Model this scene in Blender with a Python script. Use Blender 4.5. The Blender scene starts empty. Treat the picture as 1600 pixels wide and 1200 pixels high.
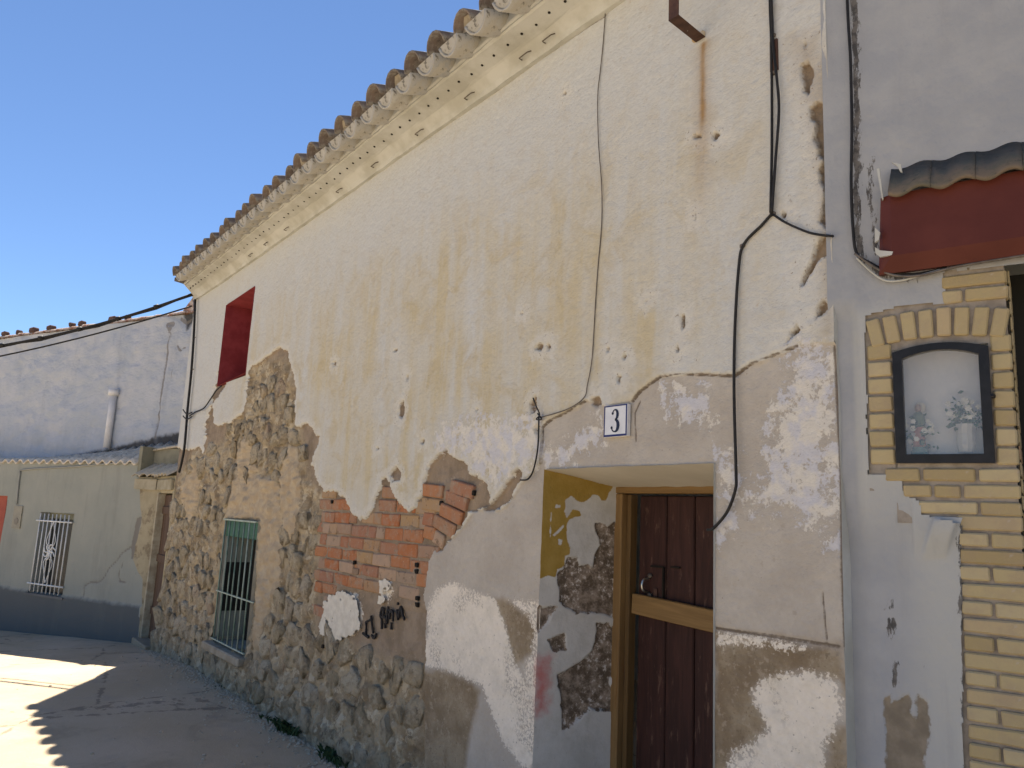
import bpy, bmesh, math, random
import numpy as np
from mathutils import Vector, Matrix
random.seed(7); rng = np.random.default_rng(7)
SC = bpy.context.scene; COL = SC.collection

# ------------------------------------------------------------------ camera
F_PX, CX, CY = 1215.98, 800.0, 600.0           # focal length in photo pixels
def _cray(x, y):
    v = np.array([(x - CX) / F_PX, -(y - CY) / F_PX, -1.0]); return v / np.linalg.norm(v)
_X = -_cray(-117, 768); _Z = _cray(1130, -6400); _Y = np.cross(_Z, _X)
ROT = np.array([_X, _Y, _Z])
CAM = np.array([0.0, -2.626, 1.75])
cd = bpy.data.cameras.new('camera'); cam = bpy.data.objects.new('camera', cd); COL.objects.link(cam)
cd.sensor_width = 36; cd.lens = F_PX / 1600 * 36; cd.clip_start = 0.05; cd.clip_end = 2000
M4 = Matrix([[*ROT[0], CAM[0]], [*ROT[1], CAM[1]], [*ROT[2], CAM[2]], [0, 0, 0, 1]])
cam.matrix_world = M4; SC.camera = cam

# ------------------------------------------------------------------ sky, sun, exposure
SUN_TRAVEL = Vector((0.535, -0.26, -1.0)).normalized()
to_sun = -SUN_TRAVEL
elev = math.asin(to_sun.z); azim = math.atan2(to_sun.x, to_sun.y)
world = bpy.data.worlds.new('World'); SC.world = world; world.use_nodes = True
wn = world.node_tree; wn.nodes.clear()
sky = wn.nodes.new('ShaderNodeTexSky'); sky.sky_type = 'NISHITA'; sky.sun_disc = False
sky.sun_elevation = elev; sky.sun_rotation = azim; sky.altitude = 300; sky.air_density = 0.8; sky.dust_density = 0.0; sky.ozone_density = 6.0
bg = wn.nodes.new('ShaderNodeBackground'); bg.inputs['Strength'].default_value = 0.068
wo = wn.nodes.new('ShaderNodeOutputWorld')
wn.links.new(sky.outputs[0], bg.inputs[0]); wn.links.new(bg.outputs[0], wo.inputs[0])
sl = bpy.data.lights.new('sun', 'SUN'); sl.energy = 5.0; sl.angle = math.radians(0.5); sl.color = (1.0, 0.93, 0.82)
sun = bpy.data.objects.new('sun', sl); COL.objects.link(sun)
sun.rotation_euler = SUN_TRAVEL.to_track_quat('-Z', 'Y').to_euler(); sun.location = (-6, 6, 14)
SC.view_settings.view_transform = 'Standard'; SC.view_settings.look = 'None'
SC.view_settings.gamma = 1; SC.view_settings.use_curve_mapping = False
SC.view_settings.exposure = 1.28
SC.cycles.max_bounces = 8; SC.cycles.diffuse_bounces = 5

# ------------------------------------------------------------------ geometry helpers
def wray(x, y): return ROT @ _cray(x, y)
def on_plane(x, y, p0, n):
    r = wray(x, y); return CAM + r * (np.dot(np.asarray(p0) - CAM, n) / np.dot(r, n))
def onY(x, y, yp=0.0): return on_plane(x, y, (0, yp, 0), np.array([0, 1.0, 0]))
def XZ(pts, yp=0.0):                           # outline on the facade plane, from what the photo shows
    return [(q[0], q[2]) for q in (onY(x, y, yp) for x, y in pts)]
U_R = np.array([.945, .328, 0]); U_R /= np.linalg.norm(U_R); N_R = np.array([U_R[1], -U_R[0], 0]); P_R = np.array([-1.563, 0, 0])
def UZ(pts):
    return [(float(np.dot(q - P_R, U_R)), q[2]) for q in (on_plane(x, y, P_R, N_R) for x, y in pts)]
def RW(u, z, out=0.0): q = P_R + U_R * u + N_R * out; return Vector((q[0], q[1], z))
S_G = np.array([-.905, -.425, 0]); S_G /= np.linalg.norm(S_G); N_G = np.array([-S_G[1], S_G[0], 0]); P_G = np.array([-11.9, 0.0, 0])
if np.dot(N_G, CAM - P_G) < 0: N_G = -N_G
def SZ(pts, off=0.0):
    p0 = P_G - N_G * off
    return [(float(np.dot(q - p0, S_G)), q[2]) for q in (on_plane(x, y, p0, N_G) for x, y in pts)]
def GW(s, z, out=0.0): q = P_G + S_G * s + N_G * out; return Vector((q[0], q[1], z))

def vnoise(x, y, seed=0):
    xi = np.floor(x).astype(np.int64); yi = np.floor(y).astype(np.int64); fx = x - xi; fy = y - yi
    fx = fx * fx * (3 - 2 * fx); fy = fy * fy * (3 - 2 * fy)
    def h(a, b):
        n = (a * 374761393 + b * 668265263 + seed * 1442695041) & 0xffffffff
        n = ((n ^ (n >> 13)) * 1274126177) & 0xffffffff
        n = (n ^ (n >> 16)) & 0xffff
        return n / 65535.0
    return (h(xi, yi) * (1 - fx) + h(xi + 1, yi) * fx) * (1 - fy) + (h(xi, yi + 1) * (1 - fx) + h(xi + 1, yi + 1) * fx) * fy
def fbm(x, y, seed=0, oct=4, gain=.5):
    s = 0; a = 1; t = 0
    for k in range(oct):
        s = s + a * (vnoise(x * 2 ** k + 17 * k, y * 2 ** k - 9 * k, seed + k) - .5); t += a; a *= gain
    return s / t * 2                               # about -1..1
def sstep(a, b, v):
    t = np.clip((v - a) / (b - a), 0, 1); return t * t * (3 - 2 * t)
SD_MIN = -0.35
def sdf_poly(X, Z, poly):
    p = np.array(poly); out = np.full(X.shape, SD_MIN)
    m = (X > p[:, 0].min() - .35) & (X < p[:, 0].max() + .35) & (Z > p[:, 1].min() - .35) & (Z < p[:, 1].max() + .35)
    if not m.any(): return out
    x = X[m]; z = Z[m]; d = np.full(x.shape, 9.0); ins = np.zeros(x.shape, bool); n = len(p)
    for i in range(n):
        ax, az = p[i]; bx, bz = p[(i + 1) % n]; ex, ez = bx - ax, bz - az
        t = np.clip(((x - ax) * ex + (z - az) * ez) / (ex * ex + ez * ez + 1e-12), 0, 1)
        d = np.minimum(d, (x - ax - ex * t) ** 2 + (z - az - ez * t) ** 2)
        c = ((az > z) != (bz > z)) & (x < (bx - ax) * (z - az) / (bz - az + 1e-12) + ax); ins ^= c
    d = np.sqrt(d); out[m] = np.where(ins, d, -d); return np.clip(out, SD_MIN, .35)
def sdf_line(X, Z, line, w):
    p = np.array(line); d = np.full(X.shape, 9.0)
    m = (X > p[:, 0].min() - .3) & (X < p[:, 0].max() + .3) & (Z > p[:, 1].min() - .3) & (Z < p[:, 1].max() + .3)
    x = X[m]; z = Z[m]; dd = np.full(x.shape, 9.0)
    for (ax, az), (bx, bz) in zip(p[:-1], p[1:]):
        ex, ez = bx - ax, bz - az
        t = np.clip(((x - ax) * ex + (z - az) * ez) / (ex * ex + ez * ez + 1e-12), 0, 1)
        dd = np.minimum(dd, np.hypot(x - ax - ex * t, z - az - ez * t))
    d[m] = dd; return np.clip(w - d, SD_MIN, .35)
def umax(X, Z, polys):
    s = np.full(X.shape, SD_MIN)
    for p in polys: s = np.maximum(s, sdf_poly(X, Z, p))
    return s
def ell(x, y, rx, ry, n=10):                    # small irregular outline in photo pixels
    r = random.Random(int(x * 31 + y)); return [(x + rx * math.cos(a) * r.uniform(.7, 1.2), y + ry * math.sin(a) * r.uniform(.7, 1.2)) for a in [2 * math.pi * k / n for k in range(n)]]

def link(name, me, mat=None, parent=None, smooth=False):
    o = bpy.data.objects.new(name, me); COL.objects.link(o)
    if mat is not None: me.materials.append(mat)
    if parent is not None: o.parent = parent
    if smooth: me.polygons.foreach_set('use_smooth', np.ones(len(me.polygons), bool))
    return o
def mesh_obj(name, verts, faces, mat=None, parent=None, smooth=False):
    me = bpy.data.meshes.new(name); me.from_pydata([tuple(v) for v in verts], [], faces); me.update()
    return link(name, me, mat, parent, smooth)
def bm_obj(name, bm, mat=None, parent=None, smooth=False):
    bmesh.ops.recalc_face_normals(bm, faces=bm.faces)
    me = bpy.data.meshes.new(name); bm.to_mesh(me); bm.free(); return link(name, me, mat, parent, smooth)
def empty(name, loc=(0, 0, 0)):
    o = bpy.data.objects.new(name, None); COL.objects.link(o); o.location = loc; o.empty_display_size = .2; return o
def tag(o, label, cat, group=None):
    o['label'] = label; o['category'] = cat
    if group: o['group'] = group
    return o
def kind(o, k): o['kind'] = k; return o
def grid_faces(nx, nz):
    i = np.arange(nx - 1)[:, None] * nz + np.arange(nz - 1)[None, :]
    return np.stack([i, i + nz, i + nz + 1, i + 1], -1).reshape(-1, 4)
def np_mesh(name, V, Fq, attrs, mat, parent):   # quads from numpy arrays, with float attributes per vertex
    used = np.unique(Fq); remap = np.full(len(V), -1, np.int64); remap[used] = np.arange(len(used))
    V2 = V[used]; F2 = remap[Fq]
    me = bpy.data.meshes.new(name); me.vertices.add(len(V2)); me.vertices.foreach_set('co', V2.astype(np.float32).ravel())
    me.loops.add(F2.size); me.loops.foreach_set('vertex_index', F2.astype(np.int32).ravel())
    me.polygons.add(len(F2)); me.polygons.foreach_set('loop_start', np.arange(0, F2.size, 4, dtype=np.int32))
    for k, a in attrs.items():
        at = me.attributes.new(k, 'FLOAT', 'POINT'); at.data.foreach_set('value', a[used].astype(np.float32))
    me.update(calc_edges=True); me.validate()
    return link(name, me, mat, parent, True)
def add_box(bm, lo, hi, mat4=None, bev=0.0, jit=0.0):
    vs = [bm.verts.new((x, y, z)) for x in (lo[0], hi[0]) for y in (lo[1], hi[1]) for z in (lo[2], hi[2])]
    for f in ((0, 1, 3, 2), (4, 6, 7, 5), (0, 4, 5, 1), (2, 3, 7, 6), (0, 2, 6, 4), (1, 5, 7, 3)): bm.faces.new([vs[i] for i in f])
    if jit:
        for v in vs: v.co += Vector((random.uniform(-jit, jit), random.uniform(-jit, jit), random.uniform(-jit, jit)))
    if bev:
        es = list({e for v in vs for e in v.link_edges}); bmesh.ops.bevel(bm, geom=es, offset=bev, segments=1, affect='EDGES')
    if mat4 is not None:
        for v in bm.verts: v.co = mat4 @ v.co
def box(name, lo, hi, mat, parent=None, mat4=None, bev=0.0, jit=0.0):
    bm = bmesh.new(); add_box(bm, lo, hi, mat4, bev, jit); return bm_obj(name, bm, mat, parent)
def add_tube(bm, pts, r, seg=6, cap=True):
    pts = [Vector(p) for p in pts]; rings = []; up0 = None
    for i, p in enumerate(pts):
        t = (pts[min(i + 1, len(pts) - 1)] - pts[max(i - 1, 0)]).normalized()
        a = Vector((0, 0, 1)) if abs(t.z) < .9 else Vector((1, 0, 0))
        if up0 is not None: a = up0
        s = t.cross(a).normalized(); b = s.cross(t).normalized(); up0 = b
        rr = r[i] if isinstance(r, (list, tuple)) else r
        rings.append([bm.verts.new(p + (s * math.cos(2 * math.pi * k / seg) + b * math.sin(2 * math.pi * k / seg)) * rr) for k in range(seg)])
    for A, B in zip(rings[:-1], rings[1:]):
        for k in range(seg): bm.faces.new((A[k], A[(k + 1) % seg], B[(k + 1) % seg], B[k]))
    if cap: bm.faces.new(rings[0]); bm.faces.new(rings[-1][::-1])
def tube(name, pts, r, mat, parent=None, seg=6):
    bm = bmesh.new(); add_tube(bm, pts, r, seg); return bm_obj(name, bm, mat, parent, True)
def smooth_path(pts, n=6):                      # Catmull-Rom
    P = [Vector(p) for p in pts]; P = [P[0]] + P + [P[-1]]; out = []
    for i in range(1, len(P) - 2):
        for k in range(n):
            t = k / n; a, b, c, d = P[i - 1], P[i], P[i + 1], P[i + 2]
            out.append(.5 * ((2 * b) + (c - a) * t + (2 * a - 5 * b + 4 * c - d) * t * t + (3 * b - a - 3 * c + d) * t ** 3))
    out.append(P[-2]); return out

# ------------------------------------------------------------------ material helpers
class NT:
    def __init__(s, name, rough=.9):
        s.m = bpy.data.materials.new(name); s.m.use_nodes = True; s.t = s.m.node_tree; s.t.nodes.clear()
        s.out = s.n('ShaderNodeOutputMaterial'); s.b = s.n('ShaderNodeBsdfPrincipled'); s.l(s.b.outputs[0], s.out.inputs[0])
        s.b.inputs['Roughness'].default_value = rough; s.b.inputs['Specular IOR Level'].default_value = .25
        s.pos = s.n('ShaderNodeTexCoord').outputs['Object']
        s.geo = None
    def n(s, t): return s.t.nodes.new(t)
    def l(s, a, b): s.t.links.new(a, b)
    def put(s, inp, v):
        if isinstance(v, bpy.types.NodeSocket): s.l(v, inp)
        elif isinstance(v, (tuple, list)): inp.default_value = (*v, 1) if len(v) == 3 and len(inp.default_value) == 4 else v
        else: inp.default_value = v
    def math(s, op, a, b=0.0, clamp=False):
        m = s.n('ShaderNodeMath'); m.operation = op; m.use_clamp = clamp; s.put(m.inputs[0], a); s.put(m.inputs[1], b); return m.outputs[0]
    def mapv(s, sc, loc=(0, 0, 0), rot=(0, 0, 0)):
        m = s.n('ShaderNodeMapping'); m.inputs['Scale'].default_value = sc; m.inputs['Location'].default_value = loc; m.inputs['Rotation'].default_value = rot
        s.l(s.pos, m.inputs[0]); return m.outputs[0]
    def noise(s, scale, detail=4, rough=.55, vec=None, dist=0.0):
        m = s.n('ShaderNodeTexNoise'); m.inputs['Scale'].default_value = scale; m.inputs['Detail'].default_value = detail
        m.inputs['Roughness'].default_value = rough; m.inputs['Distortion'].default_value = dist
        s.l(vec if vec is not None else s.pos, m.inputs['Vector']); return m.outputs[0]
    def voro(s, scale, vec=None, feat='F1'):
        m = s.n('ShaderNodeTexVoronoi'); m.feature = feat; m.inputs['Scale'].default_value = scale
        s.l(vec if vec is not None else s.pos, m.inputs['Vector']); return m.outputs[0]
    def attr(s, name):
        m = s.n('ShaderNodeAttribute'); m.attribute_name = name; return m.outputs['Fac']
    def step(s, v, lo, hi):
        m = s.n('ShaderNodeMapRange'); m.interpolation_type = 'SMOOTHSTEP'; s.put(m.inputs[0], v); m.inputs[1].default_value = lo; m.inputs[2].default_value = hi; return m.outputs[0]
    def rng(s, v, a, b, c, d):
        m = s.n('ShaderNodeMapRange'); s.put(m.inputs[0], v); m.inputs[1].default_value = a; m.inputs[2].default_value = b; m.inputs[3].default_value = c; m.inputs[4].default_value = d; return m.outputs[0]
    def mix(s, f, a, b, blend='MIX'):
        m = s.n('ShaderNodeMix'); m.data_type = 'RGBA'; m.blend_type = blend; s.put(m.inputs[0], f); s.put(m.inputs[6], a); s.put(m.inputs[7], b); return m.outputs[2]
    def ramp(s, f, stops):
        m = s.n('ShaderNodeValToRGB'); e = m.color_ramp.elements
        while len(e) < len(stops): e.new(.5)
        for el, (p, c) in zip(e, stops): el.position = p; el.color = (*c, 1)
        s.l(f, m.inputs[0]); return m.outputs[0]
    def rand(s): return s.n('ShaderNodeObjectInfo').outputs['Random']
    def mask(s, a, amp, scale, w, detail=5, rough=.6):
        nz = s.noise(scale, detail, rough); v = s.math('ADD', s.attr(a) if isinstance(a, str) else a, s.rng(nz, 0, 1, -amp, amp)); return s.step(v, -w, w)
    def bump(s, h, strength=.5, dist=.01):
        m = s.n('ShaderNodeBump'); m.inputs['Strength'].default_value = strength; m.inputs['Distance'].default_value = dist
        s.l(h, m.inputs['Height'])
        if s.geo is not None: s.l(s.geo, m.inputs['Normal'])
        s.geo = m.outputs[0]; s.l(s.geo, s.b.inputs['Normal'])
    def col(s, c): s.put(s.b.inputs['Base Color'], c); return s

def simple(name, c1, c2, scale=8, rough=.85, bump=.3, bscale=60, metal=0.0, vary=0.0, bdist=.004):
    m = NT(name, rough); f = m.noise(scale, 6, .6); c = m.mix(m.step(f, .35, .65), c1, c2)
    if vary: c = m.mix(m.rng(m.rand(), 0, 1, 0, vary), c, (c1[0] * .45, c1[1] * .45, c1[2] * .45))
    m.col(c); m.b.inputs['Metallic'].default_value = metal
    if bump: m.bump(m.noise(bscale, 5, .6), bump, bdist)
    return m.m

def mat_facade():
    m = NT('weathered_render', .92)
    fine = m.noise(45, 6, .65); mid = m.noise(9, 6, .6); big = m.noise(1.7, 4, .55)
    streak = m.noise(1, 5, .6, m.mapv((5.5, 5.5, .55)))
    # lime washed coat
    och = m.math('MULTIPLY', m.attr('ochre'), m.rng(streak, .34, .66, .15, 1.5)); och = m.math('MULTIPLY', och, m.rng(big, .3, .7, .6, 1.2), True)
    cream = m.mix(och, (.535, .55, .54), (.515, .46, .325))
    blot = m.noise(4.2, 7, .68, None, .8)
    cream = m.mix(m.math('MULTIPLY', m.math('MULTIPLY', m.step(blot, .48, .66), .55), m.math('ADD', m.attr('ochre'), .15)), cream, (.46, .38, .225))
    cream = m.mix(m.math('MULTIPLY', m.step(m.noise(7, 7, .7), .54, .68), .35), cream, (.585, .57, .53))
    dg = m.noise(1, 6, .68, m.mapv((22, 22, 34), rot=(0, .7, 0))); cream = m.mix(m.math('MULTIPLY', m.step(dg, .56, .7), .35), cream, (.40, .345, .27))
    cream = m.mix(m.math('MULTIPLY', m.step(mid, .5, .72), .25), cream, (.46, .40, .31))
    cream = m.mix(m.math('MULTIPLY', m.step(m.noise(26, 5, .7), .62, .72), .45), cream, (.40, .32, .215))
    rim = m.step(m.math('ADD', m.attr('fal'), m.rng(m.noise(14, 7, .72), .25, .75, -.06, .06)), -.085, -.03)
    cream = m.mix(m.math('MULTIPLY', rim, .7), cream, (.585, .575, .525)); cream = m.mix(m.math('MULTIPLY', m.math('MULTIPLY', rim, m.step(m.noise(48, 5, .72), .60, .64)), .8), cream, (.20, .155, .11))
    rust = m.math('MULTIPLY', m.attr('rust'), m.rng(streak, .3, .7, .5, 1.2), True)
    cream = m.mix(rust, cream, (.32, .205, .095))
    cream = m.mix(m.math('MULTIPLY', m.mask('grime', .05, 14, .08), .6), cream, (.27, .22, .165))
    # cement render
    cem = m.mix(m.step(m.noise(3.2, 6, .6), .35, .68), (.40, .365, .315), (.47, .435, .38))
    cem = m.mix(m.math('MULTIPLY', m.step(m.noise(22, 5, .7), .6, .75), .5), cem, (.30, .265, .22))
    c = m.mix(m.mask('cem', .006, 40, .004), cream, cem)
    # tan patch plaster
    tan = m.mix(m.step(mid, .35, .7), (.38, .30, .20), (.46, .38, .265))
    # fallen areas: earth mortar
    fal = m.mix(m.step(m.noise(6, 6, .65), .32, .68), (.19, .145, .10), (.30, .235, .17))
    fal = m.mix(m.math('MULTIPLY', m.step(m.noise(30, 5, .7), .58, .75), .7), fal, (.44, .375, .29))
    low = m.attr('stn')
    rub = m.mix(m.step(m.noise(5, 6, .68), .36, .60), (.19, .145, .09), (.36, .295, .195))
    rub = m.mix(m.math('MULTIPLY', m.step(m.noise(8, 8, .74), .53, .60), .85), rub, (.47, .41, .30))
    rub = m.mix(m.math('MULTIPLY', m.step(m.noise(11, 7, .72), .57, .66), .75), rub, (.10, .072, .042))  # dark noise patches paint the shade of crevices
    fal = m.mix(m.step(low, -.08, .08), fal, rub)
    c = m.mix(m.mask('fal', .006, 60, .004), c, fal)
    c = m.mix(m.mask('tan', .03, 18, .012), c, tan)
    dmp = m.mix(m.step(m.noise(4, 7, .7), .38, .62), (.175, .125, .07), (.29, .235, .155)); dmp = m.mix(m.math('MULTIPLY', m.step(m.noise(24, 6, .72), .54, .64), .6), dmp, (.37, .31, .225)); dmp = m.mix(m.math('MULTIPLY', m.step(m.noise(50, 5, .7), .58, .64), .6), dmp, (.12, .085, .05))
    c = m.mix(m.math('MULTIPLY', m.mask('dmp', .035, 9, .03), .92), c, dmp)
    wht = m.mix(m.step(mid, .4, .75), (.76, .70, .60), (.66, .61, .52))
    c = m.mix(m.math('MULTIPLY', m.mask('wht', .075, 55, .008, 6, .75), m.rng(m.math('ADD', m.step(m.noise(42, 4, .7), .645, .665), m.math('MULTIPLY', m.step(m.noise(60, 5, .75), .50, .53), m.step(m.noise(2.6, 4, .6), .50, .60)), True), 0, 1, 1, 0)), c, wht)
    blu = m.mix(m.step(m.noise(12, 4), .42, .58), (.55, .555, .59), (.66, .63, .56))
    bm_ = m.step(m.math('ADD', m.attr('blu'), m.rng(m.noise(15, 9, .78), .2, .8, -.34, .30)), -.012, .012)
    c = m.mix(m.math('MULTIPLY', bm_, .9), c, blu)
    c = m.mix(m.math('MULTIPLY', m.mask('crk', .004, 60, .003), .85), c, (.10, .075, .055))
    c = m.mix(m.math('MULTIPLY', m.mask('red', .05, 30, .05), .75), c, (.42, .09, .08))
    spots = m.step(m.noise(62, 3, .6), .70, .74); c = m.mix(m.math('MULTIPLY', spots, .7), c, (.16, .12, .085))
    c = m.mix(m.rng(fine, .3, .7, .0, .16), c, (.22, .18, .13))
    m.col(c)
    tr = m.noise(1, 5, .6, m.mapv((14, 14, 22), rot=(0, .6, 0)))
    m.bump(tr, .55, .022); m.bump(fine, .45, .006); m.bump(m.math('ADD', bm_, m.noise(140, 3, .6)), .45, .004)
    return m.m
def mat_jamb():
    m = NT('flaking_jamb_paint', .9); mid = m.noise(9, 6, .6)
    g = m.mix(m.step(mid, .35, .7), (.50, .485, .45), (.42, .40, .36))
    yel = m.mix(m.step(m.noise(12, 5, .6), .35, .7), (.27, .175, .035), (.32, .215, .055))
    c = m.mix(m.mask('yel', .012, 30, .003), g, yel)
    br = m.mix(m.step(m.noise(20, 8, .74), .40, .60), (.10, .075, .052), (.27, .215, .165))
    fl = m.math('MULTIPLY', m.step(m.noise(40, 7, .75), .56, .59), m.step(m.noise(5, 4, .6), .45, .56)); br = m.mix(fl, br, (.5, .46, .41))
    bm_ = m.mask('brn', .03, 26, .004); c = m.mix(bm_, c, br)
    c = m.mix(m.math('MULTIPLY', m.mask('red', .05, 25, .05), .8), c, (.42, .085, .075))
    m.col(m.mix(m.math('MULTIPLY', m.step(m.noise(60, 4, .6), .68, .74), .6), c, (.13, .1, .07)))
    m.bump(m.math('SUBTRACT', m.noise(50, 5, .6), m.math('MULTIPLY', bm_, .8)), .5, .007); return m.m
def mat_stucco():
    m = NT('grey_whitewash', .9); mid = m.noise(6, 6, .6)
    c = m.mix(m.step(mid, .35, .7), (.29, .305, .325), (.335, .345, .355))
    c = m.mix(m.attr('pale'), c, (.40, .405, .385))  # lighter tone painted where the corner and bevel catch light
    c = m.mix(m.math('MULTIPLY', m.step(m.noise(1, 6, .6, m.mapv((12, 12, 1.1))), .5, .75), .35), c, (.25, .255, .265))
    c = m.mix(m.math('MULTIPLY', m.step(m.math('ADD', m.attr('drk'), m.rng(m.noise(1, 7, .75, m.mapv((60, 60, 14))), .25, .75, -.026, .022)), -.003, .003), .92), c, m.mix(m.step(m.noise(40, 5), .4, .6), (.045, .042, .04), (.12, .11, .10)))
    c = m.mix(m.mask('brn', .018, 30, .004), c, m.mix(m.step(m.noise(14, 6), .35, .65), (.17, .145, .11), (.25, .215, .165)))
    c = m.mix(m.math('MULTIPLY', m.step(m.noise(55, 4, .65), .70, .76), .6), c, (.2, .19, .18))
    m.col(c); m.bump(m.noise(1, 5, .6, m.mapv((9, 9, 5))), .4, .02); m.bump(m.noise(60, 5, .65), .35, .005); return m.m
def mat_far(name, a, b, dark, bumpy=.6):
    m = NT(name, .9)
    c = m.mix(m.step(m.noise(2.2, 5, .6), .35, .68), a, b)
    c = m.mix(m.math('MULTIPLY', m.step(m.noise(14, 5, .7), .62, .74), .35), c, (a[0] * .55, a[1] * .55, a[2] * .55))
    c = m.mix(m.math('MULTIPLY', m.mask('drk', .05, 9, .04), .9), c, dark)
    c = m.mix(m.math('MULTIPLY', m.mask('crk', .012, 30, .008), .75), c, (.17, .15, .13))
    oc = m.mix(m.step(m.noise(4, 6, .65), .35, .65), (.31, .265, .17), (.37, .32, .215)); oc = m.mix(m.math('MULTIPLY', m.step(m.noise(6, 6, .7), .5, .64), .75), oc, (.17, .13, .085))
    c = m.mix(m.mask('wed', .01, 30, .006), c, oc) if name == 'pale_green_render' else c
    c = m.mix(m.math('MULTIPLY', m.step(m.noise(1, 6, .66, m.mapv((3.5, 3.5, .6))), .5, .72), .3), c, (a[0] * .6, a[1] * .6, a[2] * .62))
    m.col(c); m.bump(m.noise(1, 6, .6, m.mapv((4, 4, 7))), bumpy, .05); m.bump(m.noise(40, 4, .6), .3, .008); return m.m
def mat_ground():
    m = NT('worn_concrete', .95)
    c = m.mix(m.step(m.noise(.9, 6, .6), .35, .68), (.47, .37, .245), (.54, .435, .31))
    c = m.mix(m.math('MULTIPLY', m.step(m.noise(3.4, 6, .65), .52, .7), .4), c, (.36, .30, .24))
    c = m.mix(m.math('MULTIPLY', m.step(m.noise(38, 5, .7), .58, .72), .5), c, (.55, .48, .40))
    c = m.mix(m.math('MULTIPLY', m.step(m.noise(90, 3, .6), .66, .72), .6), c, (.2, .165, .13))
    c = m.mix(m.math('MULTIPLY', m.step(m.noise(1.6, 7, .7, None, .6), .55, .66), .3), c, (.27, .215, .15))
    vn = m.voro(.55, None, 'DISTANCE_TO_EDGE'); vd = m.math('ADD', vn, m.rng(m.noise(6, 6, .7), .3, .7, -.02, .02)); c = m.mix(m.math('MULTIPLY', m.rng(m.step(vd, .0, .006), 0, 1, 1, 0), .55), c, (.13, .10, .075))
    m.col(c); m.bump(m.noise(5, 6, .6), .3, .03); m.bump(m.noise(80, 5, .65), .5, .006); return m.m
def mat_brick(name, stops, mort=None):
    m = NT(name, .9); r = m.rand()
    c = m.ramp(r, stops)
    gp = m.n('ShaderNodeNewGeometry').outputs['Position']
    if mort: c = m.mix(m.math('MULTIPLY', m.step(m.noise(6, 7, .72, gp), .52, .62), .75), c, mort); c = m.mix(m.math('MULTIPLY', m.step(m.noise(15, 7, .75, gp), .56, .64), .7), c, (.12, .075, .045))
    c = m.mix(m.math('MULTIPLY', m.step(m.noise(14, 6, .65, gp), .42, .7), .5 if mort else .35), c, (.30, .23, .17))
    c = m.mix(m.math('MULTIPLY', m.step(m.noise(30, 5, .7), .6, .72), .55), c, (.42, .36, .29))
    m.col(c); m.bump(m.noise(40, 5, .65), .5, .008); return m.m
def mat_stone():
    m = NT('rubble_stone', .93); r = m.rand()
    c = m.ramp(r, [(0, (.18, .14, .085)), (.2, (.36, .30, .195)), (.42, (.25, .20, .125)), (.62, (.47, .41, .30)), (.8, (.31, .26, .185)), (.92, (.41, .355, .25)), (1, (.32, .22, .15))])
    gp = m.n('ShaderNodeNewGeometry').outputs['Position']
    v = m.n('ShaderNodeVectorMath'); v.operation = 'ADD'; m.l(m.pos, v.inputs[0]); m.l(r, v.inputs[1])
    c = m.mix(m.math('MULTIPLY', m.step(m.noise(7, 6, .65, v.outputs[0]), .4, .68), .75), c, (.47, .395, .285))
    c = m.mix(m.math('MULTIPLY', m.step(m.noise(12, 6, .7), .52, .7), .75), c, (.17, .13, .085))
    c = m.mix(m.math('MULTIPLY', m.step(m.noise(40, 5, .7), .6, .72), .5), c, (.52, .46, .36))
    sm = m.noise(5, 6, .68, gp)
    c = m.mix(m.math('MULTIPLY', m.step(sm, .46, .56), .85), c, m.mix(m.step(m.noise(9, 6, .65, gp), .40, .56), (.25, .195, .12), (.46, .395, .285)))
    c = m.mix(m.math('MULTIPLY', m.step(m.noise(11, 7, .72, gp), .57, .66), .75), c, (.10, .072, .042))  # crevice shade painted over the stones, same noise as the mortar
    m.col(c); m.bump(m.noise(9, 7, .7), 1.0, .07); m.bump(m.noise(60, 5, .65), .6, .01); return m.m
def mat_wood(name, a, b, wear, axis=(30, 30, 1.5), rough=.7):
    m = NT(name, rough); g = m.noise(1, 6, .65, m.mapv(axis), 1.2)
    c = m.mix(m.step(g, .35, .65), a, b); r = m.rand(); c = m.mix(m.rng(r, 0, 1, 0, .4), c, (a[0] * .5, a[1] * .5, a[2] * .5))
    c = m.mix(m.math('MULTIPLY', m.step(m.noise(1, 6, .7, m.mapv((axis[0], axis[1], axis[2] * 2.5))), .56, .70), .7), c, wear)
    m.col(c); m.bump(g, .4, .006); return m.m
def mat_tile(name, base, lich):
    m = NT(name, .92); r = m.rand(); c = m.mix(m.rng(r, 0, 1, 0, .8), base, (base[0] * .55, base[1] * .6, base[2] * .7))
    c = m.mix(m.step(m.noise(12, 6, .7), .42, .6), c, lich)
    c = m.mix(m.math('MULTIPLY', m.step(m.noise(30, 6, .7), .55, .68), .8), c, (.06, .055, .05))
    m.col(c); m.bump(m.noise(35, 5, .65), .5, .008); return m.m

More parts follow.
